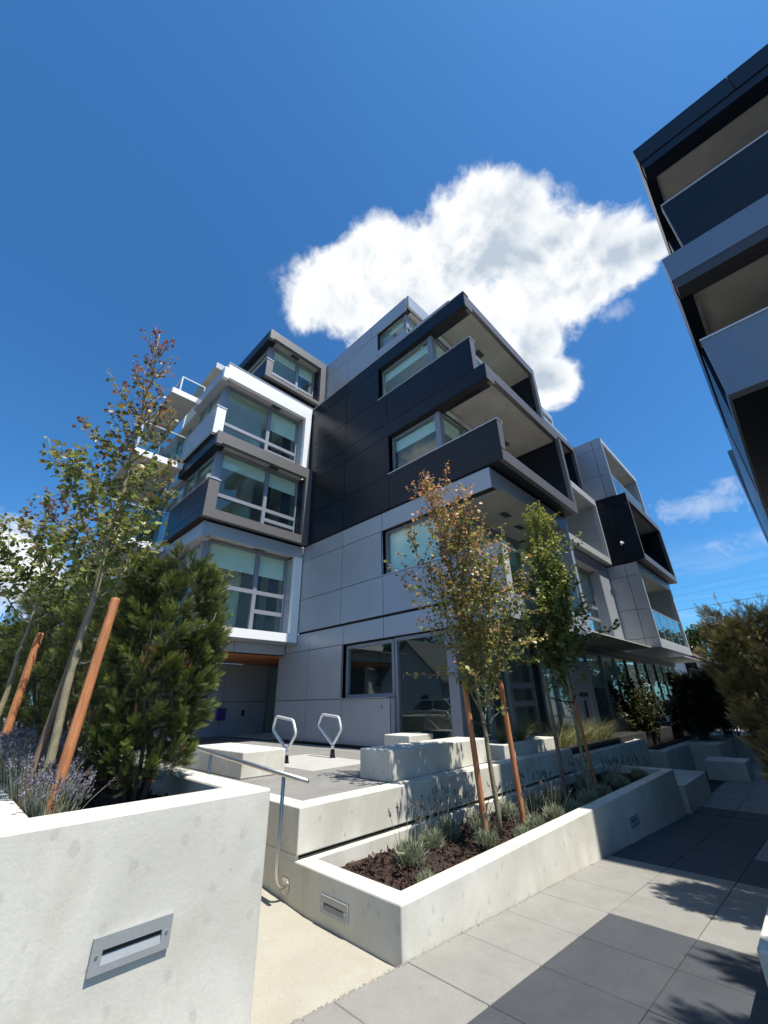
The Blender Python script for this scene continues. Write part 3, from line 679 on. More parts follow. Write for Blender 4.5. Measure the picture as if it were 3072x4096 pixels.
# ---- left wing bays (windows face -Y)
def bay(x0, x1, yf, z0, z1, mat, trim, wz, blind, side_len, par_h, low=.26, top=.42, roof_up=0, trn=None, ttrim=None, post_w=.30, xr=.24):
    """box with a deep window; front plane yf, left flank x0 runs to side_len"""
    yw = yf + .42; ttrim = ttrim or trim
    part('fascia', trim, (x0, x1, yf, yf+.14, z0, z0+low)); part('fascia', ttrim, (x0+.16, x1, yf, yf+.14, z1-top, z1)); part('fascia', ttrim, (x0-.001, x0+.16, yf-.001, yf+.14, z1-top-.06, z1+.002))
    part('wall_edge', trim, (x1-xr, x1, yf, yf+.14, z0+low, z1-top))
    zz = [z0+low, (z0+z1)/2-.25, z1-top]
    for a, b in zip(zz[:-1], zz[1:]): MB().box(x1-xr-.012, x1-xr-.0005, yf+.145, yw+.05, a+GAP, b-GAP).build('cladding_panel', mat, B)
    part('jamb', mat, (x1-xr, x1, yf+.14, yw+.05, z0+low, z1-top))
    part('soffit', 'concrete_soffit', (x0+.15, x1-xr, yf+.14, yw+.06, z1-top+.06, z1-.03)); part('floor_edge', mat, (x0+.02, x1-.001, yf+.14, yw+.06, z0+.003, z0+low-.03))
    # corner pier of the parapet
    if par_h: part('pier', trim, (x0, x0+post_w, yf+.001, yf+.16, z0+low, z0+par_h)); part('parapet_cap', 'cap_metal', (x0-.02, x0+post_w+.02, yf-.015, yf+.18, z0+par_h, z0+par_h+.035))
    xa, xm, xb = x0+.38, x0+2.08 if trn is None else trn, x1-xr-.02
    cells = [(xa, xm, z0+low, wz, 0), (xa, xm, wz, z1-top+.04, blind[0]), (xm, xb, z0+low, z0+low+(wz-z0-low)*.52, 0), (xm, xb, z0+low+(wz-z0-low)*.52, wz, 0), (xm, xb, wz, z1-top+.04, blind[1])]
    window('y', yw, cells, 'frame', fw=.055)
    cu = MB(); nf = 9
    for side_ in ((xb-.42, xb-.08), (xm+.10, xm+.30)):
        pts_ = [(side_[0]+(side_[1]-side_[0])*k_/(2*nf), yw+.30+(.03 if k_ % 2 else -.03)) for k_ in range(2*nf+1)]
        for p_, q_ in zip(pts_[:-1], pts_[1:]): cu.quad((p_[0], p_[1], z0+low+.02), (q_[0], q_[1], z0+low+.02), (q_[0], q_[1], z1-top), (p_[0], p_[1], z1-top))
    cu.build('curtain', 'curtain', B)
    part('corner_post', 'frame', (x0+.22, x0+.379, yw-.02, yw+.16, z0+low, z1-top+.05))
    # flank
    if par_h:
        cut = yf + (side_len-yf)*.62
        for a, b in ((yf+.001, cut), (cut, side_len)):
            MB().box(x0-.004, x0+.02, a+GAP, b-GAP, z0+low+GAP, z0+par_h-GAP).build('cladding_panel', mat, B)
            MB().box(x0-.004, x0+.02, a+GAP, b-GAP, z0+GAP, z0+low-GAP).build('cladding_panel', mat, B)
        part('wall', 'substrate', (x0+.0205, x0+.2, yf+.14, side_len, z0, z0+par_h)); part('parapet_cap', 'cap_metal', (x0-.015, x0+.2, yf+.185, side_len, z0+par_h, z0+par_h+.03))
    part('fascia', mat, (x0-.003, x0+.16, yf+.141, side_len, z1-top-.06, z1)); part('underside', mat, (x0+.16, x0+.3, yf+.141, side_len, z1-top-.06, z1-top-.03))
    cz = z0+par_h+.03 if par_h else z0+low
    L_ = side_len-yf-.62
    window('x', x0+.24, [(yf+.60, yf+.60+L_*.6, cz, z1-top-.03, .2), (yf+.60+L_*.6, side_len, cz, z1-top-.03, .2)])
    vent(x1-1.3, yf+.30, z1-top+.06)
bay(3.60, 6.75, 10.20, 1.58, 4.45, 'clad_light', 'clad_sunlit_white', 2.92, (.55, .55), 13.0, 0, .23, .34, trn=5.50, ttrim='clad_light')
bay(3.45, 6.76, 9.98, 4.50, 7.20, 'clad_dark', 'clad_sunlit_dark', 5.42, (.30, .35), 12.85, 1.12, .26, .36, trn=5.36)
bay(3.36, 6.70, 10.20, 7.22, 9.76, 'clad_light', 'clad_sunlit_white', 7.98, (.0, .55), 12.50, .95, .10, .36, trn=5.28, post_w=.28)
part('parapet', 'clad_sunlit_white', (3.48, 6.9, 10.22, 10.34, 9.762, 9.985)); part('parapet_cap', 'cap_metal', (3.46, 6.9, 10.20, 10.36, 9.985, 10.0))
bay(4.70, 7.24, 10.22, 10.34, 12.56, 'clad_dark', 'clad_sunlit_dark', 11.0, (.28, .35), 15.0, .75, .14, .36, trn=6.2, post_w=.25)
part('plinth', 'substrate', (5.0, 7.3, 10.75, 15, 9.96, 10.345)); part('roof', 'clad_dark', (4.72, 7.28, 10.37, 15, 12.4, 12.55))
for (x0, y1, z) in ((3.5, 13.0, 4.45), (3.5, 13.0, 7.18), (3.42, 14.0, 9.74)): part('roof_deck', 'concrete_soffit', (x0+.2, 6.9, 10.7, 22, z-.22, z-.01))
for z in (4.20, 6.93, 9.49): part('ceiling', 'interior', (3.9, 6.85, 10.75, 15.4, z-.03, z))
part('ceiling', 'interior', (5.1, 7.2, 10.75, 15, 12.2, 12.24)); part('inner_floor', 'interior', (5.1, 7.2, 10.75, 15, 10.4, 10.44))
for z0, z1 in ((1.8, 4.16), (4.5, 6.89), (7.2, 9.45), (10.45, 12.19)): part('inner_wall', 'interior', (5.3 if z0 > 10 else 4.6, 7.0, 13.3, 13.4, z0, z1)); part('partition', 'interior', (5.55 if z0 < 10 else 6.4, 5.65 if z0 < 10 else 6.5, 11.9, 13.29, z0, z1))
# balconies on the wing's street flank
def balcony(x0, x1, y0, y1, zt, label=None):
    part('balcony_slab', 'concrete_soffit', (x0+.02, x1, y0+.02, y1-.02, zt-.20, zt-.01)); part('fascia', 'clad_sunlit_white', (x0, x1, y0-.02, y0+.02, zt-.21, zt)); part('fascia', 'clad_light', (x0-.02, x0+.02, y0+.02, y1, zt-.21, zt))
balcony(2.0, 3.42, 12.5, 16.2, 7.17); guard('y', 12.52, 2.03, 3.34, 7.18, 8.18, n=1); guard('x', 2.02, 12.55, 16.1, 7.18, 8.18, n=3)
balcony(2.0, 3.5, 12.85, 16.4, 4.46); guard('y', 12.87, 2.03, 3.42, 4.47, 5.5, n=1); guard('x', 2.02, 12.9, 16.3, 4.47, 5.5, n=3)
balcony(2.57, 3.40, 12.5, 16.2, 9.90); guard('y', 12.6, 2.8, 3.6, 9.9, 10.6, n=1); guard('x', 2.8, 12.6, 16, 9.9, 10.6, n=3)
part('roof', 'concrete_soffit', (4.0, 4.75, 13.2, 17.0, 12.3, 12.5)); part('fascia', 'clad_light', (3.98, 4.75, 13.16, 13.2, 12.28, 12.55))
balcony(2.2, 3.6, 13.0, 17, 1.80); guard('y', 13.02, 2.23, 3.5, 1.81, 2.8, n=1); guard('x', 2.22, 13.05, 16.9, 1.81, 2.8, n=3)
for z in (2.7, 5.4, 8.1): vent(2.7, 13.6, {2.7: 4.26, 5.4: 6.97, 8.1: 9.70}[z])
# wing wall beyond the bays
for z0, z1 in ((1.82, 4.4), (4.5, 7.1), (7.2, 9.85)):
    window('x', 3.75, [(12.9, 14.0, z0+.05, z1-.25, .2), (14.0, 15.1, z0+.05, z1-.25, 0), (15.1, 16.3, z0+.05, z1-.25, .2)])
    for a, b in ((16.4, 18.5), (18.5, 21.0), (21.0, 24)): px(3.45, a, b, z0, z1, 'clad_light')
part('wall', 'interior', (3.2, 3.4, 17, 24, PZ, 1.8))
# rooms: slabs and inner walls
for z in (1.60, 4.26, 6.98, 9.70): part('floor_slab', 'interior', (XF+.3, 24, 5.35, 14, z, z+.18))
for z in (1.60, 4.27, 6.99): part('floor_slab', 'interior', (3.8, XF+.29, 10.72, 22, z, z+.17))
part('inner_wall', 'interior', (10.4, 10.55, 5.4, 14, PZ, 9.7)); part('inner_wall', 'interior', (3.9, 10.3, 15.5, 15.6, 1.8, 12.2)); part('inner_wall', 'interior', (6.9, 7.0, 11.2, 15.4, 1.8, 12.2))
part('inner_wall', 'interior', (XF+.3, 24, 9.0, 9.15, PZ, 9.7)); part('inner_floor', 'interior', (XF+.25, 25, 5.02, 14, PZ-.03, PZ-.005))
part('inner_wall', 'interior', (25.4, 25.6, 4.9, 9, PZ, 1.5))
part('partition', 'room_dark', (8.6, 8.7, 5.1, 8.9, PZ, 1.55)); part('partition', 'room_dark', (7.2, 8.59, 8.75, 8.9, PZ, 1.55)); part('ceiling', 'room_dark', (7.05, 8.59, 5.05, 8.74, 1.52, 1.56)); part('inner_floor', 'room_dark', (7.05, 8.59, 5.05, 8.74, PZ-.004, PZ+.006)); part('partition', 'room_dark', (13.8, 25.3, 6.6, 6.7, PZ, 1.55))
# entrance recess under the wing
for a, b in ((2.2, 3.6), (3.6, 5.2), (5.2, 6.78)): py(10.80, a, b, 1.285, 1.555, 'clad_light')
part('soffit', 'clad_light', (2.2, 6.75, 10.22, 10.8, 1.557, 1.577))
part('wood_soffit', 'wood_soffit', (2.2, 9.0, 11.0, 13.6, 1.25, 1.28))
for a, b in ((2.6, 4.6), (4.6, 6.4), (6.4, 7.95)):
    py(13.63, a, b, PZ+.02, .10, 'clad_light'); py(13.63, a, b, .10, 1.25, 'clad_light')
part('inner_wall', 'interior', (7.5, 9.5, 14.6, 14.7, PZ, 1.6)); window('y', 13.6, [(7.97, 8.9, PZ+.02, 1.25, 0)], 'frame'); px(8.9, 11.1, 13.6, PZ, 1.25, 'clad_light'); py(11.1, 6.82, 8.9, PZ, 1.25, 'clad_light', back=0)
part('wall', 'clad_light', (2.4, 2.6, 12.2, 13.9, PZ, 1.25))
part('card_reader', 'black_metal', (7.10, 7.20, 13.60, 13.628, -.32, -.14)); part('notice_plate', 'cap_metal', (6.82, 6.98, 13.61, 13.628, -.36, -.2))
bx_ = part('wall_box', 'purple', (6.25, 6.55, 13.55, 13.628, -.42, -.08), bevel=.02)

# security camera on the dark loggia wall
t = thing('security_camera', (16.38, 3.55, 5.2), 'small white dome camera on the dark balcony box wall', 'camera')
MB().box(16.30, 16.398, 3.50, 3.60, 5.2, 5.27).build('bracket', 'white_wall', t, .01)
MB().tube([(16.30, 3.55, 5.25), (16.22, 3.55, 5.24), (16.20, 3.55, 5.16), (16.2, 3.55, 5.12)], [.03, .035, .05, .03], 8).build('dome', 'white_wall', t, smooth=True)
t = thing('wall_tap', (XF, 6.8, -.12), 'tiny hose tap on the grey wall under the small window', 'tap')
MB().tube([(XF+.01, 6.83, -.10), (XF-.05, 6.83, -.10), (XF-.07, 6.83, -.14)], .012, 6).build('spout', 'steel', t); MB().tube([(XF-.03, 6.83, -.09), (XF-.03, 6.83, -.05)], .02, 6).build('handle', 'steel', t)
# pendant lamps seen through the upper window
for k, (x, y, z) in enumerate(((4.05, 11.6, 8.55), (4.1, 11.5, 8.05))):
    t = thing('pendant_lamp', (x, y, z), 'white globe lamp inside the bright bay window, the %s one' % ('upper', 'lower')[k], 'lamp', 'globe lamps behind glass')
    MB().tube([(x, y, z+.09*math.cos(a)) for a in np.linspace(math.pi, 0, 8)], [max(.004, .10*math.sin(a)) for a in np.linspace(math.pi, 0, 8)], 12).build('globe', 'blind', t, smooth=True)
    MB().tube([(x, y, z+.09), (x, y, 9.5)], .005, 5).build('cord', 'black_metal', t)

# ------------------------------------------------------------------ right-hand building
C = thing('apartment_building', (10, -4, gz(10)), 'black and blue grey apartment block overhanging at the upper right edge', 'building')
X2 = 6.63
def cpart(name, mat, b): return part(name, mat, b, C)
cpart('fascia', 'clad_dark', (X2, X2+.30, -2.2, -.70, 9.47, 9.92)); cpart('fascia', 'clad_dark', (X2, X2+.30, -9, -2.21, 9.47, 9.92)); cpart('beam', 'clad_dark', (X2+.02, X2+.34, -9, -.72, 9.25, 9.469))
cpart('fascia', 'clad_dark', (X2+.30, 13.0, -.86, -.70, 9.3, 9.92)); cpart('balcony_slab', 'concrete_soffit', (X2+.34, 13, -9, -.86, 9.36, 9.8)); cpart('roof', 'clad_blue', (X2+.3, 24, -12, -.86, 9.8, 9.9))
cpart('parapet', 'clad_dark', (X2, X2+.16, -9, -.70, 6.87, 8.02)); cpart('parapet_cap', 'cap_metal', (X2-.015, X2+.18, -9, -.685, 8.02, 8.05)); cpart('wall_edge', 'clad_sunlit_dark', (X2+.0, X2+.16, -.70, -.686, 6.87, 8.02))
cpart('balcony_wall', 'clad_dark', (X2+1.9, 13, -.86, -.72, 6.87, 9.3))
cpart('fascia', 'clad_blue', (X2-.01, X2+.3, -9, -.37, 6.30, 6.85)); cpart('beam', 'frame_dark', (X2+.0, X2+.34, -9, -.39, 6.10, 6.299)); cpart('fascia', 'clad_dark', (X2+.3, 12.0, -.55, -.37, 6.1, 6.85))
cpart('balcony_slab', 'concrete_soffit', (X2+.34, 12, -9, -.55, 6.18, 6.8))
cpart('parapet', 'clad_blue', (X2-.01, X2+.16, -9, -.37, 3.84, 4.90)); cpart('parapet_cap', 'cap_metal', (X2-.025, X2+.18, -9, -.355, 4.90, 4.93))
cpart('balcony_floor', 'clad_dark', (X2+.161, 12, -9, -.40, 3.86, 4.05)); cpart('balcony_wall', 'clad_dark', (X2+1.9, 12, -.55, -.40, 4.05, 6.1)); cpart('wall_edge', 'clad_blue', (X2+.161, 12.0, -.40, -.36, 3.84, 3.98))
cpart('balcony_wall', 'clad_blue', (12.0, 21, -1.0, -.40, 3.85, 7.2)); 
for k in range(3):
    a = 12.0+k*3.0; MB().box(a+GAP, a+3-GAP, -.40, -.378, 3.86, 5.2).build('cladding_panel', 'clad_blue', C); MB().box(a+GAP, a+3-GAP, -.40, -.378, 5.2, 6.3).build('cladding_panel', 'clad_blue', C)
cpart('balcony_wall', 'clad_blue', (21.0, 24.0, -1.2, -.35, 3.3, 9.6)); 
cpart('wall', 'clad_dark', (X2+1.95, 24, -12, -1.3, -2.1, 9.79)); cpart('wall', 'clad_dark', (X2+.2, X2+1.9, -12, -1.5, -2.1, 3.855)); cpart('wall', 'clad_dark', (X2+1.9, 24, -1.3, -.9, 3.9, 9.3))
for k in range(4): MB().box(X2+.5+k*1.5, X2+1.5+k*1.5, -.60, -.56, 6.085, 6.098).build('soffit_light', 'cap_metal', C)
window('x', X2+1.8, [(-3.2, -2.0, 6.95, 9.30, .2), (-4.5, -3.2, 6.95, 9.3, .2), (-6, -4.5, 6.95, 9.3, 0)], 'frame', C); window('x', X2+1.8, [(-3.2, -2.0, 4.1, 6.15, 0), (-4.5, -3.2, 4.1, 6.15, 0)], 'frame', C)
guard('x', X2+.35, -9, -1.1, 9.92, 10.32, C, 6)

# ------------------------------------------------------------------ site furniture
def step_light(axis, c, a0, a1, z0, z1, label, big=True):
    """recessed wall light: plate with slot, tilted louvre, screws; axis y faces -Y, axis x faces -X"""
    def bx(mb, d0, d1, p0, p1, q0, q1):
        mb.box(p0, p1, c-d1, c-d0, q0, q1) if axis == 'y' else mb.box(c-d1, c-d0, p0, p1, q0, q1)
    base = (((a0+a1)/2, c, z0) if axis == 'y' else (c, (a0+a1)/2, z0))
    t = thing('step_light', base, label, 'wall light', 'recessed step lights in the concrete walls')
    s0, s1 = a0+.13*(a1-a0), a1-.13*(a1-a0); q0, q1 = z0+.22*(z1-z0), z0+.62*(z1-z0)
    f = MB(); bx(f, .001, .015, a0, a1, q1, z1); bx(f, .001, .015, a0, a1, z0, q0); bx(f, .0012, .0148, a0, s0, q0, q1); bx(f, .0012, .0148, s1, a1, q0, q1)
    f.build('faceplate', 'fixture_grey', t)
    b = MB(); bx(b, .001, .003, s0, s1, q0, q1); b.build('back', 'black_metal', t)
    def pt(d, a, z): return (a, c-d, z) if axis == 'y' else (c-d, a, z)
    l = MB(); qm = q0+(q1-q0)*.62
    l.quad(pt(.0145, s0, q0), pt(.0145, s1, q0), pt(.004, s1, qm), pt(.004, s0, qm)); l.build('louvre', 'fixture_grey', t)
    for a in ((a0+s0)/2, (a1+s1)/2):
        zc = (z0+z1)/2
        MB().tube([pt(.0145, a, zc), pt(.018, a, zc)], .006, 8).build('screw', 'steel', t)
step_light('y', 2.51, .76, 1.08, -1.0, -.88, 'large grey slotted step light in the tall near left wall')
step_light('x', 2.66, 3.06, 3.39, -1.5, -1.39, 'step light in the shaded end of the low planter above the ramp')
step_light('y', 2.51, 7.43, 7.80, -1.67, -1.545, 'step light in the shaded part of the low planter along the path')

t = thing('handrail', (2.56, 4, -1.5), 'stainless steel handrail with bent post beside the ramp', 'handrail')
MB().tube([(2.56, 3.54, -.63), (2.56, 5.2, -.54), (2.56, 6.9, -.43), (2.56, 9.2, -.30)], .021, 12).build('rail', 'steel', t, smooth=True)
MB().tube([(2.56, 3.535, -.6305), (2.56, 3.52, -.631)], [.0215, .012], 12).build('end_cap', 'steel', t)
MB().tube([(2.56, 3.92, -.61), (2.56, 3.915, -1.30), (2.563, 3.913, -1.37), (2.58, 3.912, -1.42), (2.61, 3.912, -1.445), (2.655, 3.912, -1.455)], .0175, 12).build('post', 'steel', t, smooth=True)
MB().tube([(2.648, 3.912, -1.455), (2.659, 3.912, -1.455)], .062, 20).build('flange', 'steel', t)
for y in (5.55, 7.4):
    MB().tube([(2.56, y, -.63+(y-3.5)*.058), (2.56, y, -1.1), (2.58, y, -1.16), (2.655, y, -1.17)], .0175, 10).build('post', 'steel', t, smooth=True)
    MB().tube([(2.648, y, -1.17), (2.659, y, -1.17)], .06, 16).build('flange', 'steel', t)
for a, zz in ((-.6, 0), (.6, .03), (2.6, .02)):
    MB().tube([(2.648, 3.912+.045*math.cos(a), -1.455+.045*math.sin(a)), (2.642, 3.912+.045*math.cos(a), -1.455+.045*math.sin(a))], .006, 6).build('bolt', 'chrome_dark', t)

def round_poly(pts, r=.05, n=5):
    out = []; N = len(pts); pts = [Vector(p) for p in pts]
    for k in range(N):
        a, b, c = pts[k-1], pts[k], pts[(k+1) % N]
        p = b + (a-b).normalized()*r; q = b + (c-b).normalized()*r
        for j in range(n+1):
            s = j/n; out.append((p*(1-s)+b*s)*(1-s) + (b*(1-s)+q*s)*s)
    return out
def rack(X, yz, ybase, label):
    t = thing('bike_rack', (X, ybase, PZ), label, 'bike rack', 'pair of bike racks')
    pts = round_poly([(X, y, z) for y, z in yz], .06, 5)
    MB().tube(pts, .024, 10, closed=True).build('loop', 'galv', t, smooth=True)
    zb = min(z for y, z in yz)
    MB().tube([(X, ybase, zb+.05), (X, ybase, zb-.07)], [.028, .030], 12).build('neck', 'galv', t, smooth=True)
    MB().tube([(X, ybase, zb-.07), (X, ybase, PZ+.015)], [.036, .046], 14).build('sleeve', 'black_rubber', t, smooth=True)
    MB().tube([(X, ybase, PZ+.016), (X, ybase, PZ+.004)], [.055, .058], 14).build('base_plate', 'chrome_dark', t)
rack(4.35, [(7.04, -.19), (6.50, -.245), (6.39, -.44), (6.63, -.70), (7.12, -.39)], 6.63, 'white metal bike rack loop nearer the left bench block')
rack(5.26, [(6.90, -.185), (6.40, -.225), (6.32, -.43), (6.55, -.68), (7.01, -.37)], 6.55, 'white metal bike rack loop nearer the long shadowed bench')

# ------------------------------------------------------------------ plants
def unit(a): return a/np.maximum(np.linalg.norm(a, axis=-1, keepdims=True), 1e-9)
LEAF = np.array([(0, 0, 0), (.48, .22, .10), (.46, .62, .12), (0, 1, 0.0), (-.46, .62, .12), (-.48, .22, .10)])
LEAF_F = np.array([(0, 1, 2, 3), (0, 3, 4, 5)])
def leaves(pos, dirs, nrm, size, tint, name, mat, parent, tpl=LEAF, tf=LEAF_F, **kw):
    y = unit(dirs); x = unit(np.cross(y, nrm)); z = np.cross(x, y)
    V = pos[:, None, :] + size[:, None, None]*(tpl[None, :, 0:1]*x[:, None, :] + tpl[None, :, 1:2]*y[:, None, :] + tpl[None, :, 2:3]*z[:, None, :])
    n, k = len(pos), len(tpl)
    F = (tf[None] + (np.arange(n)*k)[:, None, None]).reshape(-1, tf.shape[1])
    T = np.repeat(tint, k, axis=0)
    return np_mesh(name, mat, V.reshape(-1, 3), F, T, parent, **kw)

def curve(p0, d0, length, n, up_pull, wob, rng):
    pts = [np.array(p0, float)]; d = np.array(d0, float)
    for k in range(n):
        d = unit(d + np.array([0, 0, up_pull]) + rng.normal(size=3)*wob); pts.append(pts[-1] + d*length/n)
    return np.array(pts)

def young_tree(base, h, r0, z_first, spread, nb, label, colfn, lean=(0, 0), seed=1, leaf=.05, per_m=46, style='cone', barkm='bark', asc=.75, sub_n=5, thin=.0):
    rng = np.random.default_rng(seed)
    t = thing('young_tree', base, label, 'tree', 'young trees tied to stakes')
    bx_, by_, bz_ = base
    n = 16; zz = np.linspace(0, 1, n)
    tp = [(bx_+lean[0]*s**1.6+rng.normal()*.008, by_+lean[1]*s**1.6+rng.normal()*.008, bz_-.05+h*s) for s in zz]
    MB().tube(tp, [max(.004, r0*(1-s)**.8) for s in zz], 8).build('trunk', barkm, t, smooth=True)
    tpa = np.array(tp); br = MB(); LP, LD, LT = [], [], []
    def trunk_at(s): return np.array([np.interp(s, zz, tpa[:, i]) for i in range(3)])
    def add_leaves(c, frac, tipw, dens=1.0):
        L = np.linalg.norm(np.diff(c, axis=0), axis=1).sum(); m_ = max(2, int(L*per_m*dens*(1-thin*frac)))
        ss = np.linspace(.18, 1, m_)
        for q, s in enumerate(ss):
            i = s*(len(c)-1); i0 = min(int(i), len(c)-2); p = c[i0]+(c[i0+1]-c[i0])*(i-i0); d = unit(c[i0+1]-c[i0])
            for side in ((1, -1) if rng.random() < .75 else (1,)):
                o = unit(np.cross(d, rng.normal(size=3)))
                LP.append(p+o*.012); LD.append(unit(o*.9+d*.35+np.array([0, 0, -.25]))); LT.append((frac, s, tipw))
    fr0 = (z_first-bz_)/h
    for k in range(nb):
        s = fr0 + (.97-fr0)*((k+.5)/nb)**.95 + rng.normal()*.01
        p0 = trunk_at(min(s, .99)); az = k*2.399+rng.normal()*.5; q = (s-fr0)/(1-fr0)
        if style == 'cone': ln = spread*(1.0-.87*q)*rng.uniform(.75, 1.2); e = asc
        else: ln = spread*(1.65-1.22*q)*rng.uniform(.7, 1.25); e = asc + .5
        d0 = unit(np.array([math.cos(az), math.sin(az), e*rng.uniform(.8, 1.3)]))
        c = curve(p0, d0, ln, 7, .10 if style == 'cone' else .16, .10, rng)
        rr = max(.0035, .22*r0*(1-.6*q)+.002)
        br.tube(c, list(np.linspace(rr, .0022, len(c))), 5)
        add_leaves(c, q, 1.0)
        for j in range(max(1, int(sub_n*ln/spread))):
            i = rng.integers(1, 6); d1 = unit((c[i+1]-c[i])/np.linalg.norm(c[i+1]-c[i]) + rng.normal(size=3)*.75+np.array([0, 0, .25]))
            c2 = curve(c[i], d1, ln*rng.uniform(.22, .5), 4, .08, .12, rng)
            br.tube(c2, list(np.linspace(rr*.5, .0018, len(c2))), 4); add_leaves(c2, q, .8)
    add_leaves(tpa[int(n*max(fr0, .3)):], .9, .6, .6)
    br.build('branches', barkm, t, smooth=True)
    LP, LD, LT = np.array(LP), np.array(LD), np.array(LT); N = len(LP)
    LP = LP + rng.normal(size=(N, 3))*.012
    nr = unit(rng.normal(size=(N, 3))*.6 + np.array([0, 0, 1.0])); sz = leaf*rng.uniform(.55, 1.2, N)*(1-.35*LT[:, 0])
    leaves(LP, LD+rng.normal(size=(N, 3))*.25, nr, sz, colfn(LP, LT, rng), 'crown', 'leaf', t)
    return t, tpa
def mixcol(a, b, w): return np.array(a)[None]*(1-w[:, None])+np.array(b)[None]*w[:, None]
def col_purple(P_, T, rng):        # green below, wine red at the shoots
    N = len(P_); w = np.clip(T[:, 0]*1.25-.28+T[:, 1]*.55-.35+rng.normal(size=N)*.25, 0, 1)
    c = mixcol((.18, .215, .065), (.25, .075, .085), w); return c*rng.uniform(.55, 1.5, (N, 1))
def col_autumn(P_, T, rng):        # olive leaves with salmon and rust outside
    N = len(P_); w = np.clip(T[:, 1]*.9+T[:, 0]*1.0-.80+rng.normal(size=N)*.35-(P_[:, 0]-4.9)*.12, 0, 1)
    c = mixcol((.22, .225, .065), (.56, .25, .15), w); return c*rng.uniform(.55, 1.4, (N, 1))
def col_green(P_, T, rng):
    N = len(P_); w = np.clip(T[:, 0]*1.1-.15+rng.normal(size=N)*.2, 0, 1)
    c = mixcol((.13, .165, .04), (.36, .37, .075), w); return c*rng.uniform(.6, 1.4, (N, 1))
young_tree((.555, 3.24, -.58), 3.72, .026, .62, .86, 42, 'young tree with wine red shoots standing above the near left planter', col_purple, (-.10, -.0), 3, .043, 38, 'cone', asc=.75, sub_n=6, thin=.5)
young_tree((.40, 5.0, -.58), 2.75, .026, .75, .95, 32, 'young green tree at the left frame edge behind the lavender', col_purple, (0, .1), 5, .048, 44, 'cone', asc=.6, sub_n=7, thin=.4)
young_tree((4.90, 3.06, -1.42), 4.35, .032, -.25, 1.15, 46, 'young tree with rust and olive leaves in the sunny middle of the low planter', col_autumn, (-.52, .25), 11, .055, 22, 'vase', asc=.75, sub_n=8, thin=.15)
young_tree((7.75, 3.12, -1.42), 5.0, .032, -.05, 1.05, 46, 'young bright green tree in the shaded far part of the low planter', col_green, (.0, .0), 8, .066, 29, 'vase', asc=1.15, sub_n=8, thin=.1)

def stake(b, tpt, r, label, mat='stake_wood'):
    t = thing('tree_stake', b, label, 'stake', 'round timber tree stakes')
    b_, t_ = Vector(b), Vector(tpt)
    MB().tube([b_, b_.lerp(t_, .3), b_.lerp(t_, .7), t_-(t_-b_).normalized()*.012, t_], [r, r*1.01, r*.98, r*.97, r*.86], 14).build('post', mat, t)
    return t
stake((.600, 3.16, -.63), (.652, 3.2, .67), .029, 'thick orange brown stake right of the wine red tree trunk')
stake((.49, 3.34, -.63), (.555, 3.36, .64), .022, 'thin dark stake left of the wine red tree trunk', 'stake_wood_grey')
stake((.475, 4.85, -.63), (.485, 4.9, .63), .030, 'orange brown stake at the left frame edge')
stake((4.76, 3.15, -1.45), (4.66, 3.19, .235), .035, 'orange stake left of the rust leaved tree')
stake((5.58, 3.13, -1.45), (5.50, 3.16, .26), .035, 'orange stake right of the rust leaved tree')
stake((7.15, 3.25, -1.45), (7.12, 3.24, .36), .030, 'dull brown stake left of the bright green tree', 'stake_wood_grey')
stake((8.15, 3.15, -1.45), (7.95, 3.18, .30), .030, 'red brown stake right of the bright green tree')
def tie(pts, label):
    t = thing('tree_tie', pts[0], label, 'tie', 'black straps tying trees to stakes')
    m_ = MB()
    m_.tube(pts, .011, 6); m_.build('strap', 'black_rubber', t)
tie([(4.66, 3.14, -.21), (4.72, 3.11, -.24), (4.86, 3.03, -.26), (4.905, 3.02, -.27), (4.93, 3.05, -.26), (5.1, 3.10, -.20), (5.35, 3.12, -.13), (5.53, 3.11, -.10)], 'black strap between both stakes of the rust leaved tree')
tie([(7.13, 3.20, .02), (7.4, 3.15, -.03), (7.72, 3.09, -.06), (7.79, 3.1, -.06), (7.85, 3.15, -.03), (8.03, 3.14, .06)], 'black strap between both stakes of the bright green tree')
tie([(.54, 3.34, .26), (.555, 3.28, .24), (.56, 3.20, .25), (.585, 3.21, .25), (.64, 3.19, .28)], 'black strap holding the wine red tree trunk to its stakes')

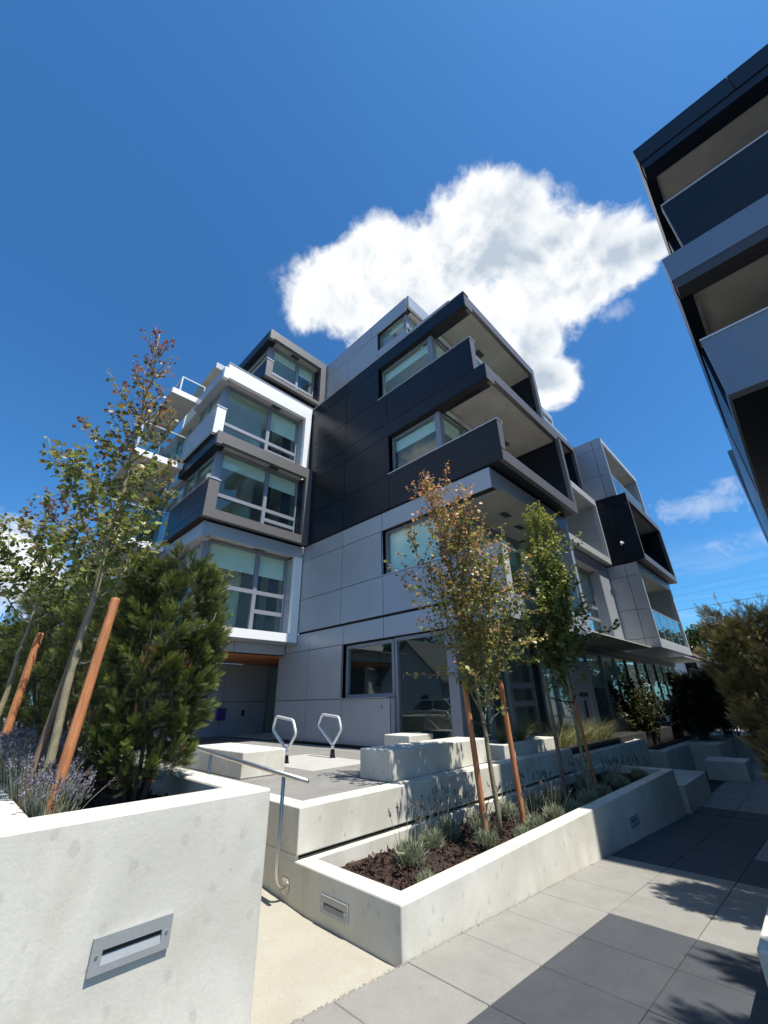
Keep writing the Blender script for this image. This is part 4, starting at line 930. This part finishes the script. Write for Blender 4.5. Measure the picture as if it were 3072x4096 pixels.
# yew: many needled sprigs on upright stems
def sprig_template(n=8, L=1.0):
    v, f = [], []
    for k in range(n):
        s = .06+.92*k/(n-1)
        for side in (1, -1):
            w = .36*(1-.4*s)*(.6+.4*min(1, s*4))
            b = np.array([0, s*L, 0]); tip = b+np.array([side*w*.85, w*.55, .25*w]); pw = np.array([0, .032, 0])
            i = len(v); v += [b-pw, b+pw, tip]; f.append((i, i+1, i+2))
    i = len(v); v += [(-.015, 0, 0), (.015, 0, 0), (0, 1.02, 0)]; f.append((i, i+1, i+2))
    return np.array(v), np.array(f)
SPRIG, SPRIG_F = sprig_template()
def yew(loc, h, rad, nclump, per, label, seed, cols, shoots=9, name='yew_shrub', size=.060, cat='shrub', group='yew shrubs', low=.12, flat=1.0, shape=None):
    rng = np.random.default_rng(seed); t = thing(name, loc, label, cat, group); o = np.array(loc)
    P_, D_, S_, W_ = [], [], [], []
    st = MB()
    for k in range(9):
        az = k*2.4; rr = rad*rng.uniform(.15, .6)
        c = curve(o+np.array([math.cos(az)*rad*.12, math.sin(az)*rad*.12, -.03]), unit(np.array([math.cos(az)*.35*rad/h*2, math.sin(az)*.35*rad/h*2, 1.0])), h*rng.uniform(.6, .9), 8, .05, .09, rng)
        st.tube(c, list(np.linspace(.018, .004, len(c))), 5)
    st.build('stems', 'bark_dark', t, smooth=True)
    for k in range(nclump):
        s = low + (1-low)*((k+.5)/nclump)**.9; az = rng.uniform(0, 2*math.pi)
        prof = (math.sin(min(1, .28+s*1.0)*math.pi*.86)**.6) if shape is None else shape(s)
        r = rad*prof*rng.uniform(.25, .95)**.5
        c0 = o + np.array([math.cos(az)*r, math.sin(az)*r*flat, s*h+rng.normal()*.04])
        ax = unit(np.array([math.cos(az)*.75, math.sin(az)*.75, .80])+rng.normal(size=3)*.28)
        ln = rng.uniform(.11, .25)*max(.8, rad/.45); c0 = c0 - ax*ln*.6
        m_ = int(per*rng.uniform(.7, 1.3)); q = rng.random(m_)**.8
        lat = unit(np.cross(rng.normal(size=(m_, 3)), ax[None]))
        P_.append(c0 + ax[None]*(q*ln)[:, None] + lat*(.055*(1-q)*rng.random(m_)+.004)[:, None]*max(.8, rad/.45))
        D_.append(unit(ax[None]*(.55+.6*q[:, None]) + lat*(.95-.6*q[:, None]) + rng.normal(size=(m_, 3))*.16)); S_.append(rng.uniform(.6, 1.25, m_)*size*(1.1-.45*q))
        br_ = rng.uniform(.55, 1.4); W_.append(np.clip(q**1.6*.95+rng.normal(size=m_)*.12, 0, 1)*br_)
    for k in range(shoots):
        az = rng.uniform(0, 2*math.pi); r = rad*rng.uniform(.1, .75)
        p = o+np.array([math.cos(az)*r, math.sin(az)*r*flat, h*rng.uniform(.72, .92)])
        c = curve(p, unit(np.array([math.cos(az)*.35, math.sin(az)*.35, 1])), h*rng.uniform(.14, .26), 8, .05, .06, rng)
        for i in range(len(c)-1):
            for j in range(4):
                P_.append((c[i]+(c[i+1]-c[i])*rng.random())[None]); D_.append(unit((c[i+1]-c[i])/np.linalg.norm(c[i+1]-c[i])*1.2+rng.normal(size=3)*.55)[None]); S_.append(np.array([size*rng.uniform(.6, 1.0)])); W_.append(np.array([rng.uniform(.5, 1.1)]))
    P_, D_, S_, W_ = np.vstack(P_), np.vstack(D_), np.concatenate(S_), np.clip(np.concatenate(W_), 0, 1.3)
    P_[:, 2] = np.maximum(P_[:, 2], o[2]+.02)
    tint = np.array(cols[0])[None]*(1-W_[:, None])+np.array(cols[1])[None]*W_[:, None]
    dead = rng.random(len(P_)) < .012; tint[dead] = (.26, .10, .025)
    leaves(P_, D_, rng.normal(size=P_.shape), S_, tint, 'foliage', 'needle', t, SPRIG, SPRIG_F)
    return t
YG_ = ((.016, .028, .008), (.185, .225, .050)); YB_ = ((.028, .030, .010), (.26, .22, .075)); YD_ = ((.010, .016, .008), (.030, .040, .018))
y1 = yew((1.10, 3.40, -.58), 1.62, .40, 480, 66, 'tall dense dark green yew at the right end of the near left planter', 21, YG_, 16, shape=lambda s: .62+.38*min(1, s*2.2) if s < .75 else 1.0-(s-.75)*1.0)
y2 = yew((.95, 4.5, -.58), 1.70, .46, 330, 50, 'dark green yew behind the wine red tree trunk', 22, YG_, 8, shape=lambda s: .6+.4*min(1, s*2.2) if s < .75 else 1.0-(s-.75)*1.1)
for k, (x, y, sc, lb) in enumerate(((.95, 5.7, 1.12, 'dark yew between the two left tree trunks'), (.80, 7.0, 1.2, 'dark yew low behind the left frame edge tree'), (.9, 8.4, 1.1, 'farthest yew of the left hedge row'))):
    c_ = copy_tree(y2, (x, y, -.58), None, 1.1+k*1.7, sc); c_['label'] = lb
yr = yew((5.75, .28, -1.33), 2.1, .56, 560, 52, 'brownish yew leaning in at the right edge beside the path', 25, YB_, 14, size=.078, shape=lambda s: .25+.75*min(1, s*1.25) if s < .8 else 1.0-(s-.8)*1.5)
for k, (x, y, sc, lb) in enumerate(((4.5, -1.15, (.85, .7, 2.0), 'tall yew just outside the right edge throwing shade on pavers'), (3.5, -1.15, (.8, .65, 2.05), 'yew nearest the camera outside the right edge'), (7.6, .0, 1.0, 'brownish yew behind the one at the right edge'))):
    c_ = copy_tree(yr, (x, y, -1.33), None, 2.1+k*1.9, sc); c_['label'] = lb
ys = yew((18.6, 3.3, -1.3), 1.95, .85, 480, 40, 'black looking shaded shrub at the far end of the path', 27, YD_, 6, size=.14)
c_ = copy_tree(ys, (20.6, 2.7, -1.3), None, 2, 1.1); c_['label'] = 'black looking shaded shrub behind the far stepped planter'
# broad leaved shrub by the glass wall
def leafy_shrub(loc, h, rad, label, seed, cols):
    rng = np.random.default_rng(seed); t = thing('leafy_shrub', loc, label, 'shrub'); o = np.array(loc); st = MB(); LP, LD = [], []
    for k in range(34):
        az = rng.uniform(0, 6.28); r = rad*rng.uniform(0, .45)
        c = curve(o+np.array([math.cos(az)*r, math.sin(az)*r*.7, -.03]), unit(np.array([math.cos(az)*.3, math.sin(az)*.3, 1])), h*rng.uniform(.6, 1.05), 9, .03, .12, rng)
        st.tube(c, list(np.linspace(.011, .003, len(c))), 4)
        for i in range(1, len(c)-1):
            for j in range(11):
                LP.append(c[i]+(c[i+1]-c[i])*rng.random()+rng.normal(size=3)*.05); LD.append(unit(rng.normal(size=3)+np.array([0, 0, .3])))
    st.build('stems', 'bark_dark', t, smooth=True); LP, LD = np.array(LP), np.array(LD); N = len(LP)
    tint = mixcol(cols[0], cols[1], rng.random(N))
    leaves(LP, LD, unit(rng.normal(size=(N, 3))+np.array([0, 0, .6])), rng.uniform(.05, .10, N), tint, 'foliage', 'leaf', t)
leafy_shrub((15.6, 4.2, -1.28), 2.0, .80, 'broad leafy dark shrub in front of the ground floor glass wall', 31, ((.02, .035, .012), (.085, .085, .03)))

# lavender
def lavender(loc, h, rad, nst, label, seed, flower, group, base_col=((.17, .19, .115), (.42, .44, .32))):
    rng = np.random.default_rng(seed); t = thing('lavender_plant', loc, label, 'lavender', group); o = np.array(loc)
    n = max(nst*11, 800); az = rng.uniform(0, 6.28, n); rr = rad*np.sqrt(rng.random(n))*.85
    lean = rr/rad
    p = np.stack([np.cos(az)*rr*.5, np.sin(az)*rr*.5, rng.random(n)*h*.40*(1.1-lean*.6)], -1)+o
    d = unit(np.stack([np.cos(az)*lean*.9, np.sin(az)*lean*.9, np.ones(n)], -1)+rng.normal(size=(n, 3))*.30)
    BL = np.array([(-.06, 0, 0), (.06, 0, 0), (0.0, 1, .1)]); BF = np.array([(0, 1, 2)])
    tint = mixcol(*base_col, np.clip(rng.normal(.5, .3, n), 0, 1))
    leaves(p, d, rng.normal(size=(n, 3)), rng.uniform(.05, .13, n)*h/.40, tint, 'foliage', 'blade', t, BL, BF)
    st = MB(); fl_p, fl_d, fl_s = [], [], []
    ss = MB()
    for k in range(nst):
        a = rng.uniform(0, 6.28); ln = rng.random()**.6; d0 = unit(np.array([math.cos(a)*ln*.55*rad/.25, math.sin(a)*ln*.55*rad/.25, 1.0])+rng.normal(size=3)*.10)
        p0 = o+np.array([math.cos(a)*rad*.25, math.sin(a)*rad*.25, h*.1]); L_ = h*rng.uniform(.65, 1.1)
        c = curve(p0, d0, L_, 3, .05, .06, rng); st.tube(c, .0016, 3, cap=False)
        dd = unit(c[-1]-c[-2])
        for j in range(5):
            q = c[-1]+dd*(j*.011); w = .008*(1-.12*j)
            for s_ in range(3):
                b = unit(np.cross(dd, rng.normal(size=3))); fl_p.append(q); fl_d.append(unit(b+dd*.9)); fl_s.append(w*2.0)
    st.build('stems', 'lav_stem', t, kind='stuff')
    fl_p, fl_d, fl_s = np.array(fl_p), np.array(fl_d), np.array(fl_s)
    FT = np.array([(-.35, 0, 0), (.35, 0, 0), (.2, 1, .1), (-.2, 1, .1)]); FF = np.array([(0, 1, 2, 3)])
    leaves(fl_p, fl_d, rng.normal(size=fl_p.shape), fl_s, mixcol(flower[0], flower[1], rng.random(len(fl_p))), 'flower_spikes', 'blade', t, FT, FF, kind='stuff')
    return t
plain('lav_stem', (.20, .22, .14), .8, 0, .2, 20)
PUR = ((.12, .11, .135), (.28, .27, .32)); DRY = ((.08, .07, .075), (.18, .165, .175))
lp = [lavender((0, 0, 0), .30, .24, 120, 'x', 41, PUR, 'lavender in the left planter'), lavender((0, 0, 0), .28, .20, 15, 'x', 43, DRY, 'lavender in the low planter'), lavender((0, 0, 0), .25, .21, 16, 'x', 44, DRY, 'lavender in the low planter')]
def put(src, loc, label, sc=1.0, rz=None):
    c = copy_tree(src, loc, None, RNG.uniform(0, 6.28) if rz is None else rz, sc); c['label'] = label; return c
leftl = [((.58, 2.95, -.60), .82, 'purple lavender clump at the front inner corner of the tall near planter'), ((.56, 3.35, -.60), .95, 'purple lavender clump around the wine red tree trunk'),
         ((.56, 3.8, -.60), 1.2, 'purple lavender clump just behind the wine red tree trunk'), ((.60, 4.35, -.60), 1.2, 'purple lavender clump before the left edge stake'), ((.55, 4.9, -.60), 1.25, 'purple lavender clump around the left edge stake'), ((.55, 5.6, -.60), 1.25, 'farthest purple lavender clump at the left edge')]
for k, (l, s, lb) in enumerate(leftl): put(lp[0], l, lb, s)
mids = [(3.62, 3.28, 1.15, 1), (3.35, 2.86, .62, 2), (4.12, 3.42, 1.0, 1), (4.55, 3.02, .95, 2), (4.50, 3.50, 1.15, 1), (5.05, 3.45, 1.1, 2), (5.0, 2.82, .85, 2), (5.4, 2.88, .9, 1), (5.75, 3.45, 1.1, 2), (5.95, 2.9, 1.0, 1), (6.4, 3.4, 1.1, 1), (6.5, 2.88, 1.0, 2), (7.1, 2.9, 1.1, 1), (7.2, 3.45, 1.1, 2), (7.8, 2.95, 1.1, 2), (8.3, 3.4, 1.1, 1), (8.6, 2.9, 1.1, 1), (9.2, 3.2, 1.1, 2), (9.8, 2.95, 1.1, 2)]
mlb = ['tall flowering lavender nearest the ramp end of the low planter', 'smallest round lavender at the front edge of the low planter', 'lavender against the wall left of the rust leaved tree', 'lavender in front of the left orange stake', 'bushy lavender against the wall behind the left orange stake', 'lavender against the wall behind the rust leaved tree', 'low lavender under the rust leaved tree at the front edge', 'lavender in front of the right orange stake', 'lavender against the wall behind the right orange stake',
       'lavender at the front edge where the shade begins', 'first shaded lavender against the upper wall', 'first shaded lavender along the front edge', 'shaded lavender before the dull brown stake', 'shaded lavender behind the dull brown stake', 'shaded lavender at the foot of the bright green tree', 'shaded lavender behind the red brown stake', 'shaded lavender before the red brown stake', 'shaded lavender in the middle of the far planter end', 'last shaded lavender at the far planter end']
for (x, y, s, v), lb in zip(mids, mlb): put(lp[v], (x, y, -1.40), lb, s*1.22)
def erase(o):
    for ch in list(o.children): erase(ch)
    bpy.data.objects.remove(o)
for o in lp: erase(o)

# ornamental grass
def grass_clump(seed):
    rng = np.random.default_rng(seed); t = thing('grass_clump', (0, 0, 0), 'x', 'grass', 'ornamental grass clumps')
    V, F, T = [], [], []
    for k in range(300):
        a = rng.uniform(0, 6.28); L_ = rng.uniform(.5, .95); d = unit(np.array([math.cos(a)*.35, math.sin(a)*.35, 1])+rng.normal(size=3)*.15); p = np.array([math.cos(a), math.sin(a), 0])*rng.uniform(0, .07)
        side = unit(np.cross(d, rng.normal(size=3)))*.0032; cc = mixcol((.11, .12, .04), (.36, .34, .16), np.array([rng.random()]))[0]
        i = len(V)
        for s in range(7):
            w = 1-s/6.5; V += [p-side*w, p+side*w]; T += [cc, cc]
            p = p+d*L_/6; d = unit(d+np.array([math.cos(a)*.10, math.sin(a)*.10, -.17]))
        F += [(i+2*s, i+2*s+1, i+2*s+3, i+2*s+2) for s in range(6)]
    np_mesh('blades', 'blade', np.array(V), np.array(F), np.array(T), t); return t
gc = grass_clump(51)
for (x, y, z, s), lb in zip(((7.5, 4.42, -.76, .6), (8.2, 4.42, -.76, .7), (9.5, 4.3, -1.1, 1.1), (10.2, 4.25, -1.1, 1.15), (10.9, 4.3, -1.1, 1.15), (11.6, 4.2, -1.1, 1.1), (12.2, 4.25, -1.1, 1.0)),
        ('small grass tuft nearest the corner window', 'small grass tuft second from the corner window', 'first large ornamental grass behind the bright green tree', 'second large ornamental grass in the sunlit planter', 'largest ornamental grass before the white door', 'ornamental grass right of the white door', 'ornamental grass under the leafy shrub')):
    put(gc, (x, y, z), lb, s)
erase(gc)

# ------------------------------------------------------------------ surroundings
def house(loc, w, d, hw, hr, wall, roof, label, rz=0, nwin=3):
    """gable house: ridge along local X; windows on -Y and -X sides"""
    t = thing('house', loc, label, 'house', None); x, y, z = loc
    MB().box(x-w/2, x+w/2, y-d/2, y+d/2, z, z+hw).build('wall', wall, t)
    for s in (-1, 1): MB().prism([(x+s*w/2-.1*s, y-d/2, z+hw), (x+s*w/2-.1*s, y+d/2, z+hw), (x+s*w/2-.1*s, y, z+hw+hr)], (.1*s, 0, 0)).build('gable', wall, t)
    for s in (-1, 1):
        e = y+s*(d/2+.5); ze = z+hw-.5*hr/(d/2)
        MB().prism([(x-w/2-.4, y, z+hw+hr), (x-w/2-.4, e, ze), (x-w/2-.4, e, ze+.18), (x-w/2-.4, y, z+hw+hr+.18)], (w+.8, 0, 0)).build('roof', roof, t)
    for k in range(nwin):
        xx = x-w/2+w*(k+.5)/nwin
        for zz in ((.9,) if hw < 4 else (.9, 3.6)):
            f = MB().box(xx-.55, xx+.55, y-d/2-.05, y-d/2+.02, z+zz, z+zz+1.3).build('window', 'white_wall', t); MB().box(xx-.45, xx+.45, y-d/2-.06, y-d/2-.051, z+zz+.1, z+zz+1.2).build('pane', 'car_glass', f)
    for k in range(2):
        yy = y-d/2+d*(k+.5)/2
        for s in (-1, 1):
            for zz in ((.9,) if hw < 4 else (.9, 3.6)):
                xw = x+s*w/2; f = MB().box(xw-.03, xw+.05*s, yy-.5, yy+.5, z+zz, z+zz+1.3).build('window', 'white_wall', t); MB().box(xw+.051*s, xw+.06*s, yy-.4, yy+.4, z+zz+.1, z+zz+1.2).build('pane', 'car_glass', f)
    if rz: t.rotation_euler = (0, 0, rz)
    return t
house((46, 8.3, -2.2), 8, 6.0, 4.3, 1.9, 'siding', 'roof_brown', 'white house with brown roof seen past the far end of the path')
house((-19, 25.5, -1.6), 8, 7.0, 3.4, 3.2, 'siding', 'roof_grey', 'gabled house across the street mirrored in the corner window')
house((-20, 12, -1.6), 9, 8.0, 3.6, 3.0, 'siding', 'roof_brown', 'house across the street behind the camera')
house((-19, 40, -1.6), 9, 8.0, 5.2, 2.6, 'siding', 'roof_grey', 'taller house far up the street on the left')
MB().box(30, 46, 2.4, 2.6, -2.2, -.2).build('fence', 'fence_brown', label='dark brown boundary fence before the far white house', cat='fence')
# a black privacy screen at the end of the glass wall
t = thing('metal_screen', (23.6, 4.0, -1.3), 'black metal screen panel at the far end of the glass wall', 'screen')
for k in range(8): MB().box(22.4+k*.3, 22.66+k*.3, 3.98, 4.02, -1.3, .0).build('slat', 'black_metal', t)
MB().box(22.38, 24.8, 3.97, 4.03, .0, .05).build('top_rail', 'black_metal', t)

def big_tree(loc, h, rad, label, seed, n, c0, c1, leaf=.28, grp='street trees in the distance'):
    rng = np.random.default_rng(seed); t = thing('street_tree', loc, label, 'tree', grp); o = np.array(loc)
    tr = MB(); tr.tube([o, o+(0.1, .1, h*.3), o+(.0, .1, h*.62)], [h*.022, h*.018, h*.008], 8); P_, N_ = [], []
    for k in range(16):
        a = rng.uniform(0, 6.28); s = rng.uniform(.3, .98); r = rad*math.sin(min(1, s*1.02)*math.pi*.92)**.6*rng.uniform(.3, .9)
        c = o+np.array([math.cos(a)*r, math.sin(a)*r, h*(.22+.76*s)-.2*h*(1-s)])
        tr.tube([o+np.array([0, .1, h*.3+.3*h*s*.8]), (o+c)/2+np.array([0, 0, h*.25]), c], [h*.008, h*.005, h*.002], 4)
        m_ = n//16; q = rng.normal(size=(m_, 3)); q = unit(q)*(rng.random((m_, 1))**.45)*rad*rng.uniform(.32, .52); P_.append(c+q*np.array([1, 1, .8])); N_.append(unit(q)+np.array([0, 0, .5]))
    tr.build('trunk', 'bark_dark', t, smooth=True); P_, N_ = np.vstack(P_), np.vstack(N_); N = len(P_)
    tint = mixcol(c0, c1, np.clip(rng.normal(.45, .3, N), 0, 1))
    leaves(P_, unit(rng.normal(size=(N, 3))), unit(N_+rng.normal(size=(N, 3))*.4), rng.uniform(.6, 1.3, N)*leaf, tint, 'crown', 'leaf', t); return t
G0, G1 = (.022, .038, .010), (.085, .105, .022)
tb = big_tree((58, 8.2, -2.2), 9.0, 3.4, 'round green tree beyond the white house roof', 61, 3600, G0, (.11, .125, .025))
for x, y, s, lb in ((64, 5.0, 1.0, 'green tree behind the yew at the right edge'), (50, 2.0, .8, 'low green tree behind the brown fence'), (70, 11.5, 1.0, 'tree hidden behind the third balcony stack'), (56, -3.5, .95, 'tree mirrored in the far glass wall, first'), (60, -9, 1.05, 'tree mirrored in the far glass wall, second'), (58, -15, 1.0, 'tree mirrored in the far glass wall, third'), (62, -22, 1.1, 'tree mirrored in the far glass wall, fourth')):
    put(tb, (x, y, -2.2), lb, s)
tl = big_tree((-1.5, 24, -1.5), 6.0, 2.6, 'green tree beyond the left hedge, nearer one', 62, 3600, G0, G1)
for x, y, s, lb in ((-3.2, 33, 1.2, 'green tree beyond the left hedge, farther one'), (1.2, 28, .9, 'green tree between the left hedge and the wing'), (-24, 33, 1.5, 'dark tree left of the mirrored gable house'), (-25, 20, 1.7, 'dark tree behind the mirrored gable house'), (-24, 7, 1.5, 'dark tree across the street behind the camera'), (-15.5, 18.5, .85, 'low dark tree beside the mirrored gable house'), (-23, 50, 1.6, 'dark tree far up the street')):
    put(tl, (x, y, -1.5), lb, s)

def car(loc, rz, paint, label):
    t = thing('parked_car', loc, label, 'car', 'cars parked in the streets'); x, y, z = loc
    prof = [(-2.2, .35), (-2.2, .85), (-1.95, 1.0), (-1.35, 1.05), (-.75, 1.55), (1.1, 1.58), (1.75, 1.08), (2.15, .95), (2.2, .35)]
    low = [(-2.2, .35), (-2.22, .80), (-1.95, .98), (-1.35, 1.03), (1.75, 1.03), (2.15, .92), (2.22, .35)]
    MB().prism([(x+a, y-.88, z+b) for a, b in low], (0, 1.76, 0)).build('body', paint, t, .05)
    cab = [(-1.30, 1.031), (-.72, 1.50), (1.05, 1.50), (1.68, 1.031)]
    MB().prism([(x+a, y-.80, z+b) for a, b in cab], (0, 1.6, 0)).build('windows', 'car_glass', t)
    MB().prism([(x+a, y-.78, z+b) for a, b in ((-.76, 1.501), (-.70, 1.56), (1.0, 1.57), (1.08, 1.501))], (0, 1.56, 0)).build('roof', paint, t, .02)
    for s in (-1, 1):
        for a, b in (((-1.32, 1.03), (-.74, 1.52)), ((1.70, 1.03), (1.06, 1.52)), ((.15, 1.03), (.15, 1.52))):
            MB().tube([(x+a[0], y+s*.81, z+a[1]), (x+b[0], y+s*.80, z+b[1])], .035, 6).build('pillar', paint, t)
    for a in (-1.35, 1.4):
        for s in (-1, 1):
            w_ = MB().tube([(x+a, y+s*.70, z+.33), (x+a, y+s*.90, z+.33)], .33, 20).build('wheel', 'tyre', t); MB().tube([(x+a, y+s*.90, z+.33), (x+a, y+s*.915, z+.33)], .2, 12).build('rim', 'cap_metal', w_)
    for s in (-1, 1):
        MB().box(x-2.24, x-2.2, y+s*.55-.18, y+s*.55+.18, z+.65, z+.82).build('headlight', 'blind', t); MB().box(x+2.2, x+2.24, y+s*.6-.15, y+s*.6+.15, z+.7, z+.88).build('tail_light', 'fence_brown', t)
    t.rotation_euler = (0, 0, rz); return t
car((33.5, 7.2, -2.14), .5, 'car_white', 'white car parked beyond the end of the glass wall')
car((-6.6, 15.5, -1.46), math.pi/2, 'car_silver', 'silver car at the kerb mirrored in the corner window')
car((-6.6, 24.5, -1.46), math.pi/2, 'car_white', 'white car parked further up the left street')
# overhead wires far off
for k, (z, r_) in enumerate(((6.6, .016), (7.2, .005), (7.8, .005), (8.4, .005), (15.6, .004), (16.6, .004), (17.3, .004))):
    pts = [(42, y, z+((y-6)/26)**2*1.2+(y-6)*(-.035)) for y in np.linspace(-40, 60, 25)]
    MB().tube(pts, r_, 4).build('overhead_wire', 'black_metal', label=('lowest thick', 'second', 'third', 'fourth', 'fifth', 'sixth', 'topmost')[k]+' overhead wire crossing the sky at the right', cat='wire', group='overhead wires')
